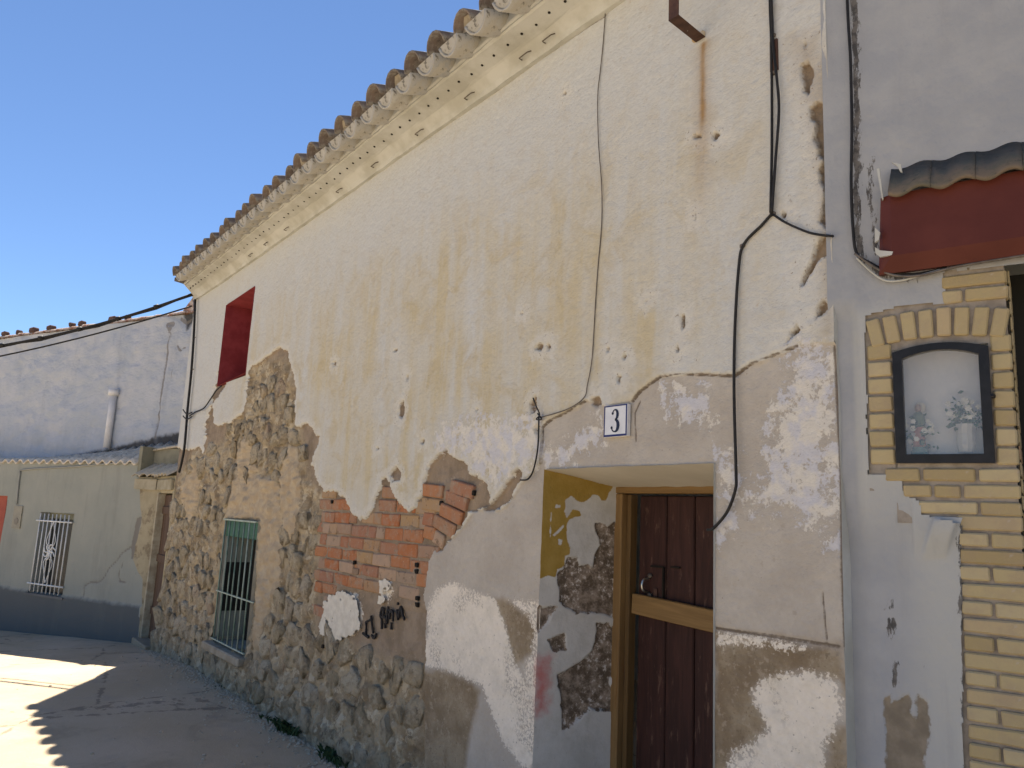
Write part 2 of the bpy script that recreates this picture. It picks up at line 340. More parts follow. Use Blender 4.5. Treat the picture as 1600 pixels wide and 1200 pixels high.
FAC = mat_facade(); JAMB = mat_jamb(); STUC = mat_stucco(); STONE = mat_stone()
BRICK = mat_brick('red_brick', [(0, (.35, .125, .05)), (.22, (.38, .17, .075)), (.4, (.30, .145, .09)), (.55, (.35, .225, .11)), (.7, (.40, .275, .19)), (.85, (.30, .22, .155)), (1, (.33, .115, .05))], (.31, .235, .165))
YBRICK = mat_brick('yellow_brick', [(0, (.34, .265, .135)), (.35, (.41, .335, .185)), (.6, (.45, .375, .225)), (.8, (.37, .30, .165)), (.95, (.42, .335, .20)), (1, (.36, .24, .14))])
YMORT = simple('grey_mortar', (.22, .19, .155), (.31, .275, .23), 20, .95, .5, 60)
DOORW = mat_wood('maroon_door_paint', (.034, .013, .010), (.062, .024, .018), (.15, .085, .06), (26, 26, 2.2))
FRAMEW = mat_wood('mustard_wood', (.185, .108, .042), (.25, .155, .06), (.18, .08, .025))
RAILW = mat_wood('mustard_rail_wood', (.20, .118, .042), (.265, .16, .06), (.2, .1, .03), (1.5, 30, 30))
BROWND = mat_wood('brown_door_wood', (.085, .05, .03), (.13, .075, .045), (.05, .03, .02))
TILE = mat_tile('clay_roof_tile', (.175, .135, .11), (.215, .20, .175))
TILEW = mat_tile('limewashed_eave_tile', (.43, .42, .385), (.36, .345, .30))
LIME = simple('lime_plaster', (.485, .495, .47), (.385, .385, .345), 4, .92, .4, 40)
REDP = simple('red_reveal_paint', (.20, .028, .034), (.255, .042, .05), 7, .85, .35, 30)
BEAM = simple('oxide_red_paint', (.082, .018, .012), (.10, .024, .016), 4, .55, .15, 50)
CABLE = simple('black_cable', (.012, .012, .013), (.022, .021, .02), 30, .6, 0)
WIREG = simple('grey_wire', (.10, .085, .07), (.16, .14, .12), 30, .7, 0)
RUST = simple('rusty_iron', (.06, .032, .025), (.095, .05, .034), 18, .8, .4, 60)
PALEM = simple('pale_green_iron', (.36, .42, .36), (.26, .31, .25), 20, .6, .2)
WHITEM = simple('white_iron', (.70, .70, .68), (.60, .60, .58), 20, .5, .1)
GREENP = simple('green_shutter_paint', (.025, .10, .065), (.035, .13, .085), 10, .6, .1)
PANEM = simple('dusty_pane', (.235, .26, .225), (.28, .30, .26), 6, .4, .1)
DARK = simple('dark_interior', (.02, .02, .018), (.028, .028, .025), 3, .9, 0)
HOLE = simple('dark_hole', (.012, .01, .008), (.02, .016, .012), 10, .95, 0)
FRAMEB = simple('black_iron', (.009, .0095, .011), (.015, .0155, .018), 20, .4, .1, 60)
ORANGE = simple('orange_door_paint', (.30, .065, .04), (.35, .085, .05), 5, .7, .1)
NAILS = simple('iron_nail', (.09, .075, .06), (.15, .13, .11), 30, .8, 0)

# ================================================================== GROUND
def build_ground():
    def gz(X, Y):
        z = -0.058 * np.clip(-X - 9.2, 0, 6)
        return z + .012 * fbm(X * 1.1, Y * 1.1, 3) - .0
    xs = np.unique(np.concatenate([np.linspace(-400, -30, 12), np.linspace(-30, -18, 12), np.arange(-18, 3, .12), np.linspace(3, 400, 14)]))
    ys = np.unique(np.concatenate([np.linspace(-400, -20, 12), np.linspace(-20, -5, 14), np.arange(-5, 1.2, .12), np.linspace(1.2, 400, 14)]))
    X, Y = np.meshgrid(xs, ys, indexing='ij'); Z = gz(X, Y)
    V = np.stack([X, Y, Z], -1).reshape(-1, 3)
    o = np_mesh('street', V, grid_faces(len(xs), len(ys)), {}, mat_ground(), None); kind(o, 'structure')
build_ground()
def ground_z(x, y): return -0.058 * min(max(-x - 9.2, 0), 6) + .012 * float(fbm(np.array([x * 1.1]), np.array([y * 1.1]), 3)[0])

# ================================================================== OLD HOUSE
house = tag(empty('old_house', (-6.3, 0, 0)), 'dilapidated two storey house with peeling cream plaster, exposed rubble and brick', 'house')
HX = Vector((6.3, 0, 0))
def H(o):                                         # parent to the house, keeping world coordinates
    o.parent = house; o.matrix_parent_inverse = Matrix.Translation(HX); return o
XL, XR = -11.06, -1.563
DX0, DX1, DZ1 = -3.244, -2.119, 2.02              # doorway
WX0, WX1, WZ0, WZ1 = -8.62, -7.58, .36, 1.62      # barred window
RX0, RX1, RZ0, RZ1 = -9.50, -8.47, 3.16, 4.17     # red window recess
ZT = 4.56

F_MAIN = [(345, 552), (352, 600), (330, 632), (332, 662), (340, 665), (360, 660), (378, 646), (384, 628), (386, 600), (388, 580), (392, 572), (412, 560), (437, 542), (450, 552), (455, 575), (462, 605), (459, 640), (460, 668), (479, 662), (489, 672), (491, 680), (498, 684), (497, 694), (488, 714), (483, 728), (488, 732), (492, 744), (500, 760), (510, 768), (528, 770), (536, 780), (542, 790), (548, 804), (560, 809), (572, 807), (578, 796), (588, 770), (596, 752), (602, 745), (608, 756), (608, 768), (620, 780), (626, 788), (636, 800), (648, 794), (652, 780), (660, 770), (662, 756), (668, 726), (676, 716), (688, 708), (695, 701), (698, 712), (714, 718), (724, 720), (734, 738), (744, 744), (758, 758), (764, 778), (762, 790), (740, 796), (730, 802), (722, 820), (700, 844), (686, 858), (674, 860), (668, 872), (664, 882), (662, 905), (658, 930), (662, 962), (660, 1040), (658, 1260), (500, 1260), (200, 1050), (225, 800), (270, 700), (300, 704), (310, 696), (316, 712), (317, 696), (320, 680), (318, 666), (324, 646), (330, 625), (338, 590)]
F_SMALL = [[(807, 730), (813, 740), (809, 752), (800, 768), (794, 785), (778, 796), (762, 800), (750, 797), (766, 785), (780, 770), (790, 752)],
           [(618, 727), (626, 738), (625, 750), (612, 752), (609, 742)],
           [(1258, 168), (1276, 158), (1298, 162), (1302, 330), (1302, 365), (1280, 345), (1284, 300), (1276, 270), (1282, 250), (1268, 215), (1270, 190)], [(1250, 100), (1262, 96), (1272, 120), (1262, 150), (1252, 140)],
           [(1280, 365), (1297, 365), (1290, 395), (1280, 402), (1268, 425), (1258, 445), (1249, 452), (1250, 440), (1266, 405)],
           [(1244, 508), (1252, 515), (1235, 533), (1222, 540), (1232, 525)], [(1286, 470), (1297, 478), (1284, 490), (1274, 497), (1278, 480)],
           [(921, 620), (935, 618), (940, 630), (930, 634), (922, 630)], [(825, 630), (836, 615), (838, 640), (828, 650)],
           ell(628, 640, 5, 17), ell(1067, 502, 5, 13), ell(1058, 546, 4, 10), ell(842, 543, 7, 6), ell(856, 540, 5, 7), ell(966, 592, 4, 7), ell(838, 668, 5, 9),
           ell(815, 490, 4, 4), ell(617, 547, 4, 4), ell(523, 568, 3, 4), ell(1092, 213, 9, 5), ell(1118, 212, 8, 6), ell(1222, 335, 5, 5), ell(1086, 338, 3, 6), ell(1258, 70, 4, 4),
           ell(808, 745, 5, 9), ell(660, 690, 3, 5), ell(636, 590, 2, 10), ell(590, 700, 3, 4), ell(1010, 470, 3, 3), ell(745, 640, 3, 4), ell(882, 146, 3, 4), ell(950, 545, 3, 5), ell(975, 558, 3, 4)]
C_MAIN = [(764, 796), (778, 797), (794, 785), (812, 756), (830, 738), (842, 725), (845, 668), (855, 657), (880, 645), (900, 635), (912, 626), (924, 629), (935, 631), (945, 634), (985, 626), (997, 612), (1010, 602), (1030, 587), (1060, 584), (1110, 585), (1145, 587), (1172, 568), (1222, 550), (1244, 540), (1275, 537), (1306, 538), (1340, 1300), (640, 1300), (655, 1000), (660, 880), (672, 860), (700, 846), (722, 822), (740, 797)]
TAN_P = [[(360, 752), (378, 735), (395, 742), (430, 748), (436, 800), (433, 900), (426, 932), (414, 950), (404, 1000), (398, 1012), (395, 900), (405, 812), (350, 812), (346, 860), (352, 790)],
         [(445, 690), (462, 700), (466, 760), (457, 835), (440, 850), (437, 790), (432, 740)], [(372, 690), (388, 680), (398, 735), (380, 742), (366, 745)], [(300, 720), (312, 730), (300, 800), (285, 830), (282, 760)]]
W_P = [[(677, 920), (707, 911), (722, 919), (752, 930), (770, 935), (777, 957), (787, 985), (795, 1020), (802, 1040), (815, 1060), (822, 1075), (834, 1090), (836, 1200), (812, 1198), (782, 1160), (767, 1122), (755, 1090), (750, 1072), (725, 1060), (700, 1050), (675, 1042), (660, 1040), (660, 1010), (667, 982), (663, 962), (667, 942)],
       [(795, 940), (838, 940), (836, 1195), (822, 1070), (816, 1040), (828, 1025), (831, 985), (822, 958), (808, 948)],
       [(1190, 1062), (1230, 1053), (1262, 1050), (1300, 1063), (1308, 1110), (1295, 1150), (1282, 1165), (1287, 1210), (1130, 1210), (1140, 1178), (1175, 1158), (1200, 1142), (1184, 1112), (1172, 1085)],
       [(1118, 990), (1150, 992), (1190, 998), (1185, 1008), (1150, 1006), (1120, 1012)], [(1200, 1003), (1260, 1010), (1250, 1018), (1210, 1013)],
       [(505, 940), (515, 930), (535, 926), (553, 930), (562, 955), (560, 978), (545, 995), (520, 998), (500, 990), (497, 978), (503, 960)],
       [(592, 905), (606, 903), (611, 925), (600, 940), (588, 925)]]
D_P = [[(771, 936), (793, 941), (808, 950), (822, 960), (831, 985), (828, 1020), (814, 1034), (800, 1036), (795, 1018), (787, 985), (778, 957)],
       [(655, 1045), (700, 1052), (725, 1063), (745, 1080), (735, 1130), (720, 1210), (650, 1260)],
       [(1112, 985), (1200, 997), (1310, 1013), (1325, 1100), (1310, 1065), (1260, 1053), (1186, 1062), (1170, 1085), (1184, 1112), (1200, 1138), (1175, 1156), (1140, 1176), (1130, 1240), (1108, 1240)],
       [(1290, 1150), (1318, 1135), (1330, 1230), (1288, 1230)]]
B_P = [[(1240, 525), (1300, 542), (1306, 700), (1308, 860), (1290, 850), (1276, 815), (1200, 808), (1150, 792), (1178, 760), (1200, 720), (1185, 690), (1215, 630), (1226, 570)],
       [(1118, 698), (1150, 700), (1150, 800), (1118, 860)],
       [(678, 690), (690, 664), (720, 655), (780, 650), (845, 646), (845, 700), (830, 740), (806, 728), (790, 752), (765, 760), (745, 740), (725, 715), (695, 700), (680, 712)],
       [(850, 700), (880, 690), (930, 650), (945, 640), (942, 690), (930, 705), (870, 725), (850, 730)], [(1030, 600), (1100, 605), (1110, 680), (1040, 650)]]
C_LINES = [([(308, 452), (340, 447), (600, 257), (700, 188), (800, 122), (945, 25), (960, 5)], .006), ([(1116, 982), (1200, 994), (1307, 1011)], .006), ([(1281, 925), (1284, 960), (1288, 1000)], .0035), ([(997, 626), (988, 645), (990, 690)], .004), ([(1300, 540), (1308, 700), (1312, 900), (1316, 1010)], .005)]

def build_facade():
    xs = [XL]
    while xs[-1] < XR:
        d2 = xs[-1] ** 2 + 6.9; xs.append(xs[-1] + max(.0062, d2 / (778 * 2.63) * 1.15))
    xs = np.array(xs); xs[-1] = XR
    zs = np.linspace(-.45, ZT, 520)
    for a in (DX0, DX1, WX0, WX1, RX0, RX1): xs[np.argmin(abs(xs - a))] = a
    for a in (DZ1, WZ0, WZ1, RZ0, RZ1): zs[np.argmin(abs(zs - a))] = a
    X, Z = np.meshgrid(xs, zs, indexing='ij')
    n1 = fbm(X * 9, Z * 9, 11, 5, .6); n2 = fbm(X * 26, Z * 26, 21, 3, .6); nb = fbm(X * 3, Z * 3, 5, 3)
    fal = np.maximum(umax(X, Z, [XZ(F_MAIN)]) + .030 * n1 + .018 * n2, umax(X, Z, [XZ(p) for p in F_SMALL]) - .004 + .014 * n1 + .012 * n2)
    cem = umax(X, Z, [XZ(C_MAIN)]) + .012 * n1 + .005 * n2
    tan = umax(X, Z, [XZ(p) for p in TAN_P]) + .03 * n1
    wht = umax(X, Z, [XZ(p) for p in W_P]) + .012 * n1
    dmp = umax(X, Z, [XZ(p) for p in D_P]) + .015 * n1
    blu = umax(X, Z, [XZ(p) for p in B_P]); blu = np.where(blu > 0, np.minimum(blu, .1), np.maximum(blu * 2.0, -.5))
    crk = np.full(X.shape, SD_MIN)
    for ln, w in C_LINES: crk = np.maximum(crk, sdf_line(X, Z, XZ(ln), w))
    # crack following the upper limit of the cement render and of the fallen plaster
    red = umax(X, Z, [XZ([(836, 1030), (842, 1030), (842, 1110), (836, 1110)])])
    cz = [sdf_line(X, Z, XZ([(842, 725), (845, 668), (855, 657), (880, 645), (912, 626)]), .005), sdf_line(X, Z, XZ([(985, 628), (997, 612), (1010, 602), (1030, 587), (1060, 584), (1145, 587), (1172, 568), (1244, 540)]), .005)]
    for c_ in cz: crk = np.maximum(crk, c_ + .004 * n2 + .002 * n1)
    grime = umax(X, Z, [XZ(p) for p in ([(1240, 60), (1275, 60), (1285, 160), (1265, 165), (1250, 120)], [(1255, 100), (1296, 90), (1299, 520), (1290, 520), (1288, 300)])])
    # soft fields
    och = sstep(4.35, 3.1, Z) * (.35 + .65 * sstep(-10.5, -7.5, X)) * (1 - .55 * sstep(-3.1, -1.8, X)) * (.75 + .45 * nb)
    och = och * (1 - .75 * sstep(-8.6, -9.6, X)); och = np.clip(och, 0, 1)
    rx = onY(1098, 150)[0]
    rust = np.exp(-((X - rx - .01 * n1) / .018) ** 2) * sstep(3.50, 3.66, Z) * (1 - sstep(3.985, 4.0, Z)) * (.8 + .5 * n1)
    rust = rust + .45 * np.exp(-((X - rx) / .05) ** 2) * sstep(3.0, 3.55, Z) * (1 - sstep(3.985, 4.0, Z))
    stn = umax(X, Z, [XZ([(225, 780), (262, 770), (300, 700), (345, 690), (372, 560), (450, 560), (470, 690), (480, 745), (502, 772), (495, 858), (490, 985), (540, 1005), (600, 1030), (656, 1040), (656, 1260), (400, 1260), (200, 1050)])])
    # relief: y is depth into the wall
    F = sstep(-.004, .004, fal); Cm = sstep(-.004, .004, cem); S = sstep(-.05, .12, stn) * F
    y = .009 * fbm(X * 1.3, Z * 1.3, 31, 3) + .0035 * fbm(X * 7, Z * 7, 41, 4)
    y += Cm * (1 - F) * .014
    lump = fbm(X * 6.5, Z * 7.5, 51, 4, .6)
    y += F * (.030 + .006 * n1 + .003 * n2) + S * (-.002 + .044 * lump + .020 * fbm(X * 20, Z * 20, 61, 3))
    y -= sstep(0, .02, tan) * F * (.016 + .012 * np.abs(lump) * S)
    y += .006 * sstep(-.003, .003, crk)
    y -= .05 * sstep(.9, 0, Z) * S
    brz = umax(X, Z, [XZ(BRICK_ZONE)]); B = sstep(-.02, .02, brz) * F; y = y * (1 - B) + B * (.024 + .014 * fbm(X * 8, Z * 8, 141, 4, .6) + .003 * n2)
    V = np.stack([X, y, Z], -1).reshape(-1, 3); Fq = grid_faces(len(xs), len(zs))
    xc = (xs[:-1] + xs[1:]) / 2; zc = (zs[:-1] + zs[1:]) / 2; XC, ZC = np.meshgrid(xc, zc, indexing='ij')
    inop = lambda a, b, c, d: (XC > a) & (XC < b) & (ZC > c) & (ZC < d)
    open_ = inop(DX0, DX1, -2, DZ1) | inop(WX0, WX1, WZ0, WZ1) | inop(RX0, RX1, RZ0, RZ1)
    cen = lambda A: (A[:-1, :-1] + A[1:, :-1] + A[:-1, 1:] + A[1:, 1:]) / 4
    cls = np.where(cen(fal) > 0, 2, np.where(cen(cem) > 0, 1, 0)); cls = np.where(open_, -1, cls).ravel()
    at = {k: v.ravel() for k, v in dict(fal=fal, cem=cem, tan=tan, wht=wht, dmp=dmp, blu=blu, crk=crk, red=red, grime=grime, ochre=och, rust=rust, stn=np.where(F > .5, stn, SD_MIN)).items()}
    for k, nm in ((0, 'cream_plaster'), (1, 'cement_render'), (2, 'mortar_bed')):
        H(np_mesh(nm, V, Fq[cls == k], at, FAC, None))
    # wall ends and the wall's mass behind the render
    return xs, zs, y
BRICK_ZONE = [(500, 760), (560, 760), (600, 735), (650, 760), (668, 740), (700, 735), (752, 745), (740, 790), (722, 815), (690, 850), (668, 870), (662, 955), (622, 950), (606, 925), (560, 922), (520, 925), (506, 990), (490, 985), (488, 860), (494, 790)]
FX, FZ, FY = build_facade()
def wall_y(x, z):
    i = min(max(int(np.searchsorted(FX, x)), 0), len(FX) - 1); j = min(max(int(np.searchsorted(FZ, z)), 0), len(FZ) - 1); return float(FY[i, j])
H(box('wall_core', (XL, .09, -.5), (DX0 - .02, .55, WZ0 - .02), LIME))
bm = bmesh.new()                                  # masonry behind the skin, left of, above and beside the openings
for lo, hi in (((XL, .10, WZ0), (WX0 - .001, .55, WZ1)), ((WX1 + .001, .10, WZ0), (DX0 - .02, .55, WZ1)), ((XL, .10, WZ1 + .001), (DX0 - .02, .55, RZ0 - .002)), ((DX0 - .02, .10, 2.12), (XR - .02, .55, RZ0 - .002)),
               ((XL, .10, RZ0), (RX0 - .001, .55, RZ1)), ((RX1 + .001, .10, RZ0), (XR - .02, .55, RZ1)), ((XL, .10, RZ1 + .001), (XR - .02, .55, ZT)), ((DX1 + .02, .10, -.5), (XR - .02, .55, 2.118))): add_box(bm, lo, hi)
H(bm_obj('masonry', bm, LIME))
def strip(name, line, mat):                       # side of the wall at its right end, following the render's edge
    vs = []; fs = []
    for i, (x, y, z) in enumerate(line):
        vs += [(x, y, z), (x, y + .16, z)]
        if i: fs.append((2 * i - 2, 2 * i, 2 * i + 1, 2 * i - 1))
    return mesh_obj(name, vs, fs, mat)
H(strip('plaster_edge', [(XR, FY[-1, j], FZ[j]) for j in range(0, len(FZ), 2)], LIME))
H(strip('plaster_edge', [(XL, FY[0, j], FZ[j]) for j in range(0, len(FZ), 2)], LIME))

# --- rubble stones
def build_stones():
    zone = XZ([(228, 800), (258, 775), (282, 740), (312, 700), (350, 668), (388, 610), (440, 560), (456, 640), (468, 690), (478, 745), (500, 778), (492, 860), (488, 985), (540, 1005), (600, 1030), (654, 1042), (654, 1250), (330, 1250), (215, 1010)])
    pts = []; r = random.Random(3); z = -.12; row = 0
    while z < 3.1:
        hgt = r.uniform(.14, .25); x = XL + r.uniform(0, .2)
        while x < -4.2:
            w = r.uniform(.15, .32) if r.random() < .75 else r.uniform(.32, .5); pts.append((x + w / 2, z + hgt / 2 + r.uniform(-.05, .05))); x += w
        z += hgt
    P = np.array(pts); sd = sdf_poly(P[:, 0], P[:, 1], zone); tans = umax(P[:, 0], P[:, 1], [XZ(p) for p in TAN_P])
    n = 0
    for i, (px, pz) in enumerate(pts):
        if sd[i] < .015 or (tans[i] > .03): continue
        if WX0 - .10 < px < WX1 + .09 and WZ0 - .06 < pz < WZ1 + .06: continue
        if pz > 1.75 and r.random() < .35: continue
        d = np.hypot(P[:, 0] - px, P[:, 1] - pz); nb = [j for j in np.argsort(d)[1:14]]
        poly = [(px - .28, pz - .2), (px + .28, pz - .2), (px + .28, pz + .2), (px - .28, pz + .2)]
        for j in nb:                              # Voronoi cell by clipping
            mx, mz = (px + P[j, 0]) / 2, (pz + P[j, 1]) / 2; nx, nz = P[j, 0] - px, P[j, 1] - pz; out = []
            for a, b in zip(poly, poly[1:] + poly[:1]):
                da = (a[0] - mx) * nx + (a[1] - mz) * nz; db = (b[0] - mx) * nx + (b[1] - mz) * nz
                if da <= 0: out.append(a)
                if da * db < 0: t = da / (da - db); out.append((a[0] + (b[0] - a[0]) * t, a[1] + (b[1] - a[1]) * t))
            poly = out
            if len(poly) < 3: break
        if len(poly) < 3: continue
        # resample outline to 9 points, shrink, roughen
        L = [math.dist(a, b) for a, b in zip(poly, poly[1:] + poly[:1])]; T = sum(L); ring = []
        m = 8
        for k in range(m):
            t = T * (k + r.uniform(-.35, .35)) / m % T; s = 0
            for (a, b, l) in zip(poly, poly[1:] + poly[:1], L):
                if t <= s + l or (a, b) == (poly[-1], poly[0]):
                    q = (t - s) / max(l, 1e-6); ring.append((a[0] + (b[0] - a[0]) * q, a[1] + (b[1] - a[1]) * q)); break
                s += l
        cxr = sum(p[0] for p in ring) / m; czr = sum(p[1] for p in ring) / m; sh = r.uniform(.78, 1.0)
        high = .25 if pz >= 1.75 else (.45 if cxr > -5.7 else 1.0)
        base = .05; top = -r.uniform(-.010, .016) * high - (.05 * max(0, (.9 - pz) / .9)); tilt = (r.uniform(-.15, .15), r.uniform(-.2, .2))
        vs = []; fs = []
        for lev, (k, yy) in enumerate(((1.0, base), (.97, .018 + top * .5), (.90, .003 + top * .95), (.50, top - .002))):
            for (a, b) in ring:
                dx = (a - cxr) * sh * k; dz = (b - czr) * sh * k; j = .016
                vs.append((dx + r.uniform(-j, j), yy + (tilt[0] * dx + tilt[1] * dz) * (lev > 0) + r.uniform(-.013, .013) * (lev > 0), dz + r.uniform(-j, j)))
            if lev:
                b0 = lev * m; a0 = b0 - m
                for q in range(m): fs.append((a0 + q, a0 + (q + 1) % m, b0 + (q + 1) % m, b0 + q))
        fs.append(tuple(range(3 * m, 4 * m)))
        o = mesh_obj('stone', vs, fs, STONE, None, True); o.location = (cxr, r.uniform(.004, .03) if pz < 1.75 else .008, czr); H(o); n += 1
    return n
NST = build_stones()

# --- exposed hollow bricks
def brick_mesh(name, L, Hh, D=.09, holes=None):
    bm = bmesh.new(); add_box(bm, (-L / 2, 0, -Hh / 2), (L / 2, D, Hh / 2), None, .007, .005)
    bmesh.ops.recalc_face_normals(bm, faces=bm.faces); me = bpy.data.meshes.new(name); bm.to_mesh(me); bm.free(); me.materials.append(BRICK); return me
BM_F = [brick_mesh('brick', .255, .083) for _ in range(6)]; BM_H = [brick_mesh('brick', .125, .083) for _ in range(4)]
def build_bricks():
    zone = XZ(BRICK_ZONE); r = random.Random(5); xs0 = XZ([(494, 858)])[0][0]; course = .094; z = .86; k = 0
    placed = []
    while z < 2.2:
        x = xs0 + (0 if k % 2 else -.06) + r.uniform(-.02, .02)
        while x < -3.9:
            half = r.random() < .22; L = .125 if half else .255
            px, pz = x + L / 2, z
            placed.append((px, pz, L, half, 0)); x += L + .011
        z += course; k += 1
    P = np.array([(p[0], p[1]) for p in placed]); sd = sdf_poly(P[:, 0], P[:, 1], zone); fm = sdf_poly(P[:, 0], P[:, 1], XZ(F_MAIN))
    diag = XZ([(662, 740), (700, 730), (760, 740), (735, 800), (690, 862), (668, 872), (664, 800)]); dg = sdf_poly(P[:, 0], P[:, 1], diag)
    for (px, pz, L, half, _), s, f, d in zip(placed, sd, fm, dg):
        if s < .03 or f < -.02 or d > -.02: continue
        if pz < 1.1 and r.random() < .3: continue
        o = bpy.data.objects.new('brick', r.choice(BM_H if half else BM_F)); COL.objects.link(o)
        o.location = (px, .014 + r.uniform(-.003, .006), pz + r.uniform(-.004, .004)); o.rotation_euler = (0, r.uniform(-.02, .02), r.uniform(-.02, .02)); H(o)
    # the tilted bricks of the old arch
    for (x, y, rot, half) in ((676, 767, 3, 0), (722, 764, 9, 0), (675, 789, 3, 0), (713, 782, 11, 0), (668, 811, 3, 1), (705, 802, 13, 0), (694, 822, 16, 0), (684, 842, 18, 1), (671, 833, 6, 1)):
        q = onY(x, y, .01); o = bpy.data.objects.new('brick', r.choice(BM_H if half else BM_F)); COL.objects.link(o)
        o.location = (q[0], .006 + r.uniform(-.007, .004), q[2]); o.rotation_euler = (0, math.radians(rot), r.uniform(-.03, .03)); H(o)
    for (x, y) in ((552, 879), (517, 784), (649, 888), (650, 940), (738, 770), (688, 786), (503, 1010)):
        if y in (610,): continue
        q = onY(x, y, .0)
        for dz in ((-.022, .022) if x in (649, 650) else (0,)):
            H(box('core_hole', (q[0] - .016, .002, q[2] + dz - .014), (q[0] + .016, .02, q[2] + dz + .014), HOLE, None, None, .004, .004))
    # square opening in one brick
    q = onY(553, 893); H(box('core_hole', (q[0] - .05, .006, q[2] - .022), (q[0] + .05, .02, q[2] + .022), simple('mortar_plug', (.22, .15, .10), (.26, .18, .12), 20), None, None, .004, .003))
build_bricks()

# --- black spray marks on the mortar
def build_splash():
    SPL = simple('thick_white_paint', (.66, .62, .53), (.55, .51, .43), 14, .85, .6, 60)
    for nm, poly, y0 in (('white_paint_splash', XZ([(505, 940), (515, 930), (535, 926), (553, 930), (562, 955), (560, 978), (545, 995), (520, 998), (500, 990), (497, 978), (503, 960)]), .004), ('white_paint_dab', XZ([(592, 908), (602, 903), (609, 912), (606, 922), (597, 925), (598, 938), (590, 945), (592, 925)]), .006)):
        p = np.array(poly); x = np.arange(p[:, 0].min() - .05, p[:, 0].max() + .05, .008); z = np.arange(p[:, 1].min() - .05, p[:, 1].max() + .05, .008); X, Z = np.meshgrid(x, z, indexing='ij')
        sd = sdf_poly(X, Z, poly) + .05 * fbm(X * 10, Z * 26, 131, 4, .65); sd = np.where(fbm(X * 16, Z * 34, 137, 3, .6) > .52, -.1, sd)
        V = np.stack([X, y0 - .004 * np.clip(sd / .03, 0, 1) + .003 * fbm(X * 20, Z * 20, 133, 3), Z], -1).reshape(-1, 3)
        c = ((sd[:-1, :-1] + sd[1:, :-1] + sd[:-1, 1:] + sd[1:, 1:]) / 4).ravel() > 0
        H(np_mesh(nm, V, grid_faces(len(x), len(z))[c], {}, SPL, None))
build_splash()
def build_graffiti():
    SP = NT('black_spray', .8); SP.col((.022, .02, .02)); SP = SP.m
    g = lambda x, y: (540 + x * .075, 920 + y * .075)
    strokes = [[(380, 690), (395, 760), (390, 860), (375, 950)], [(320, 925), (440, 1015)], [(495, 560), (505, 680), (525, 830), (540, 930)], [(500, 960), (560, 1030), (600, 930)], [(395, 690), (495, 640)],
               [(735, 385), (700, 470), (690, 560), (715, 650), (715, 840)], [(740, 390), (760, 470), (735, 560)], [(700, 590), (790, 600), (820, 690)], [(790, 820), (775, 720)],
               [(855, 370), (840, 480), (825, 620), (815, 740)], [(860, 440), (940, 480), (955, 560), (945, 680)], [(880, 500), (880, 640)], [(920, 700), (910, 850)],
               [(1035, 430), (1045, 540), (1060, 650)], [(1120, 360), (1090, 450), (1075, 560), (1055, 640)], [(1125, 370), (1140, 500), (1190, 650)], [(1045, 300), (1060, 325)]]
    bm = bmesh.new()
    for s in strokes:
        P = []
        for a in s:
            q = onY(*g(*a), .0); P.append(Vector((q[0], 0, q[2])))
        P = smooth_path(P, 3) if len(P) > 2 else [P[0].lerp(P[-1], t / 3) for t in range(4)]
        n = len(P); prev = None
        for i, p in enumerate(P):
            t = (P[min(i + 1, n - 1)] - P[max(i - 1, 0)]).normalized(); nrm = Vector((-t.z, 0, t.x)); w = .0075 + random.uniform(-.003, .003)
            if t.length < .01: nrm = Vector((1, 0, 0))
            yy = min(wall_y(p.x, p.z), .014) - .006
            a = bm.verts.new(p + nrm * w + Vector((0, yy, 0))); b = bm.verts.new(p - nrm * w + Vector((0, yy, 0)))
            if prev: bm.faces.new((prev[0], a, b, prev[1]))
            prev = (a, b)
    ex = bmesh.ops.extrude_face_region(bm, geom=list(bm.faces)); 
    for v in [e for e in ex['geom'] if isinstance(e, bmesh.types.BMVert)]: v.co.y += .012
    H(bm_obj('sprayed_letters', bm, SP))
build_graffiti()

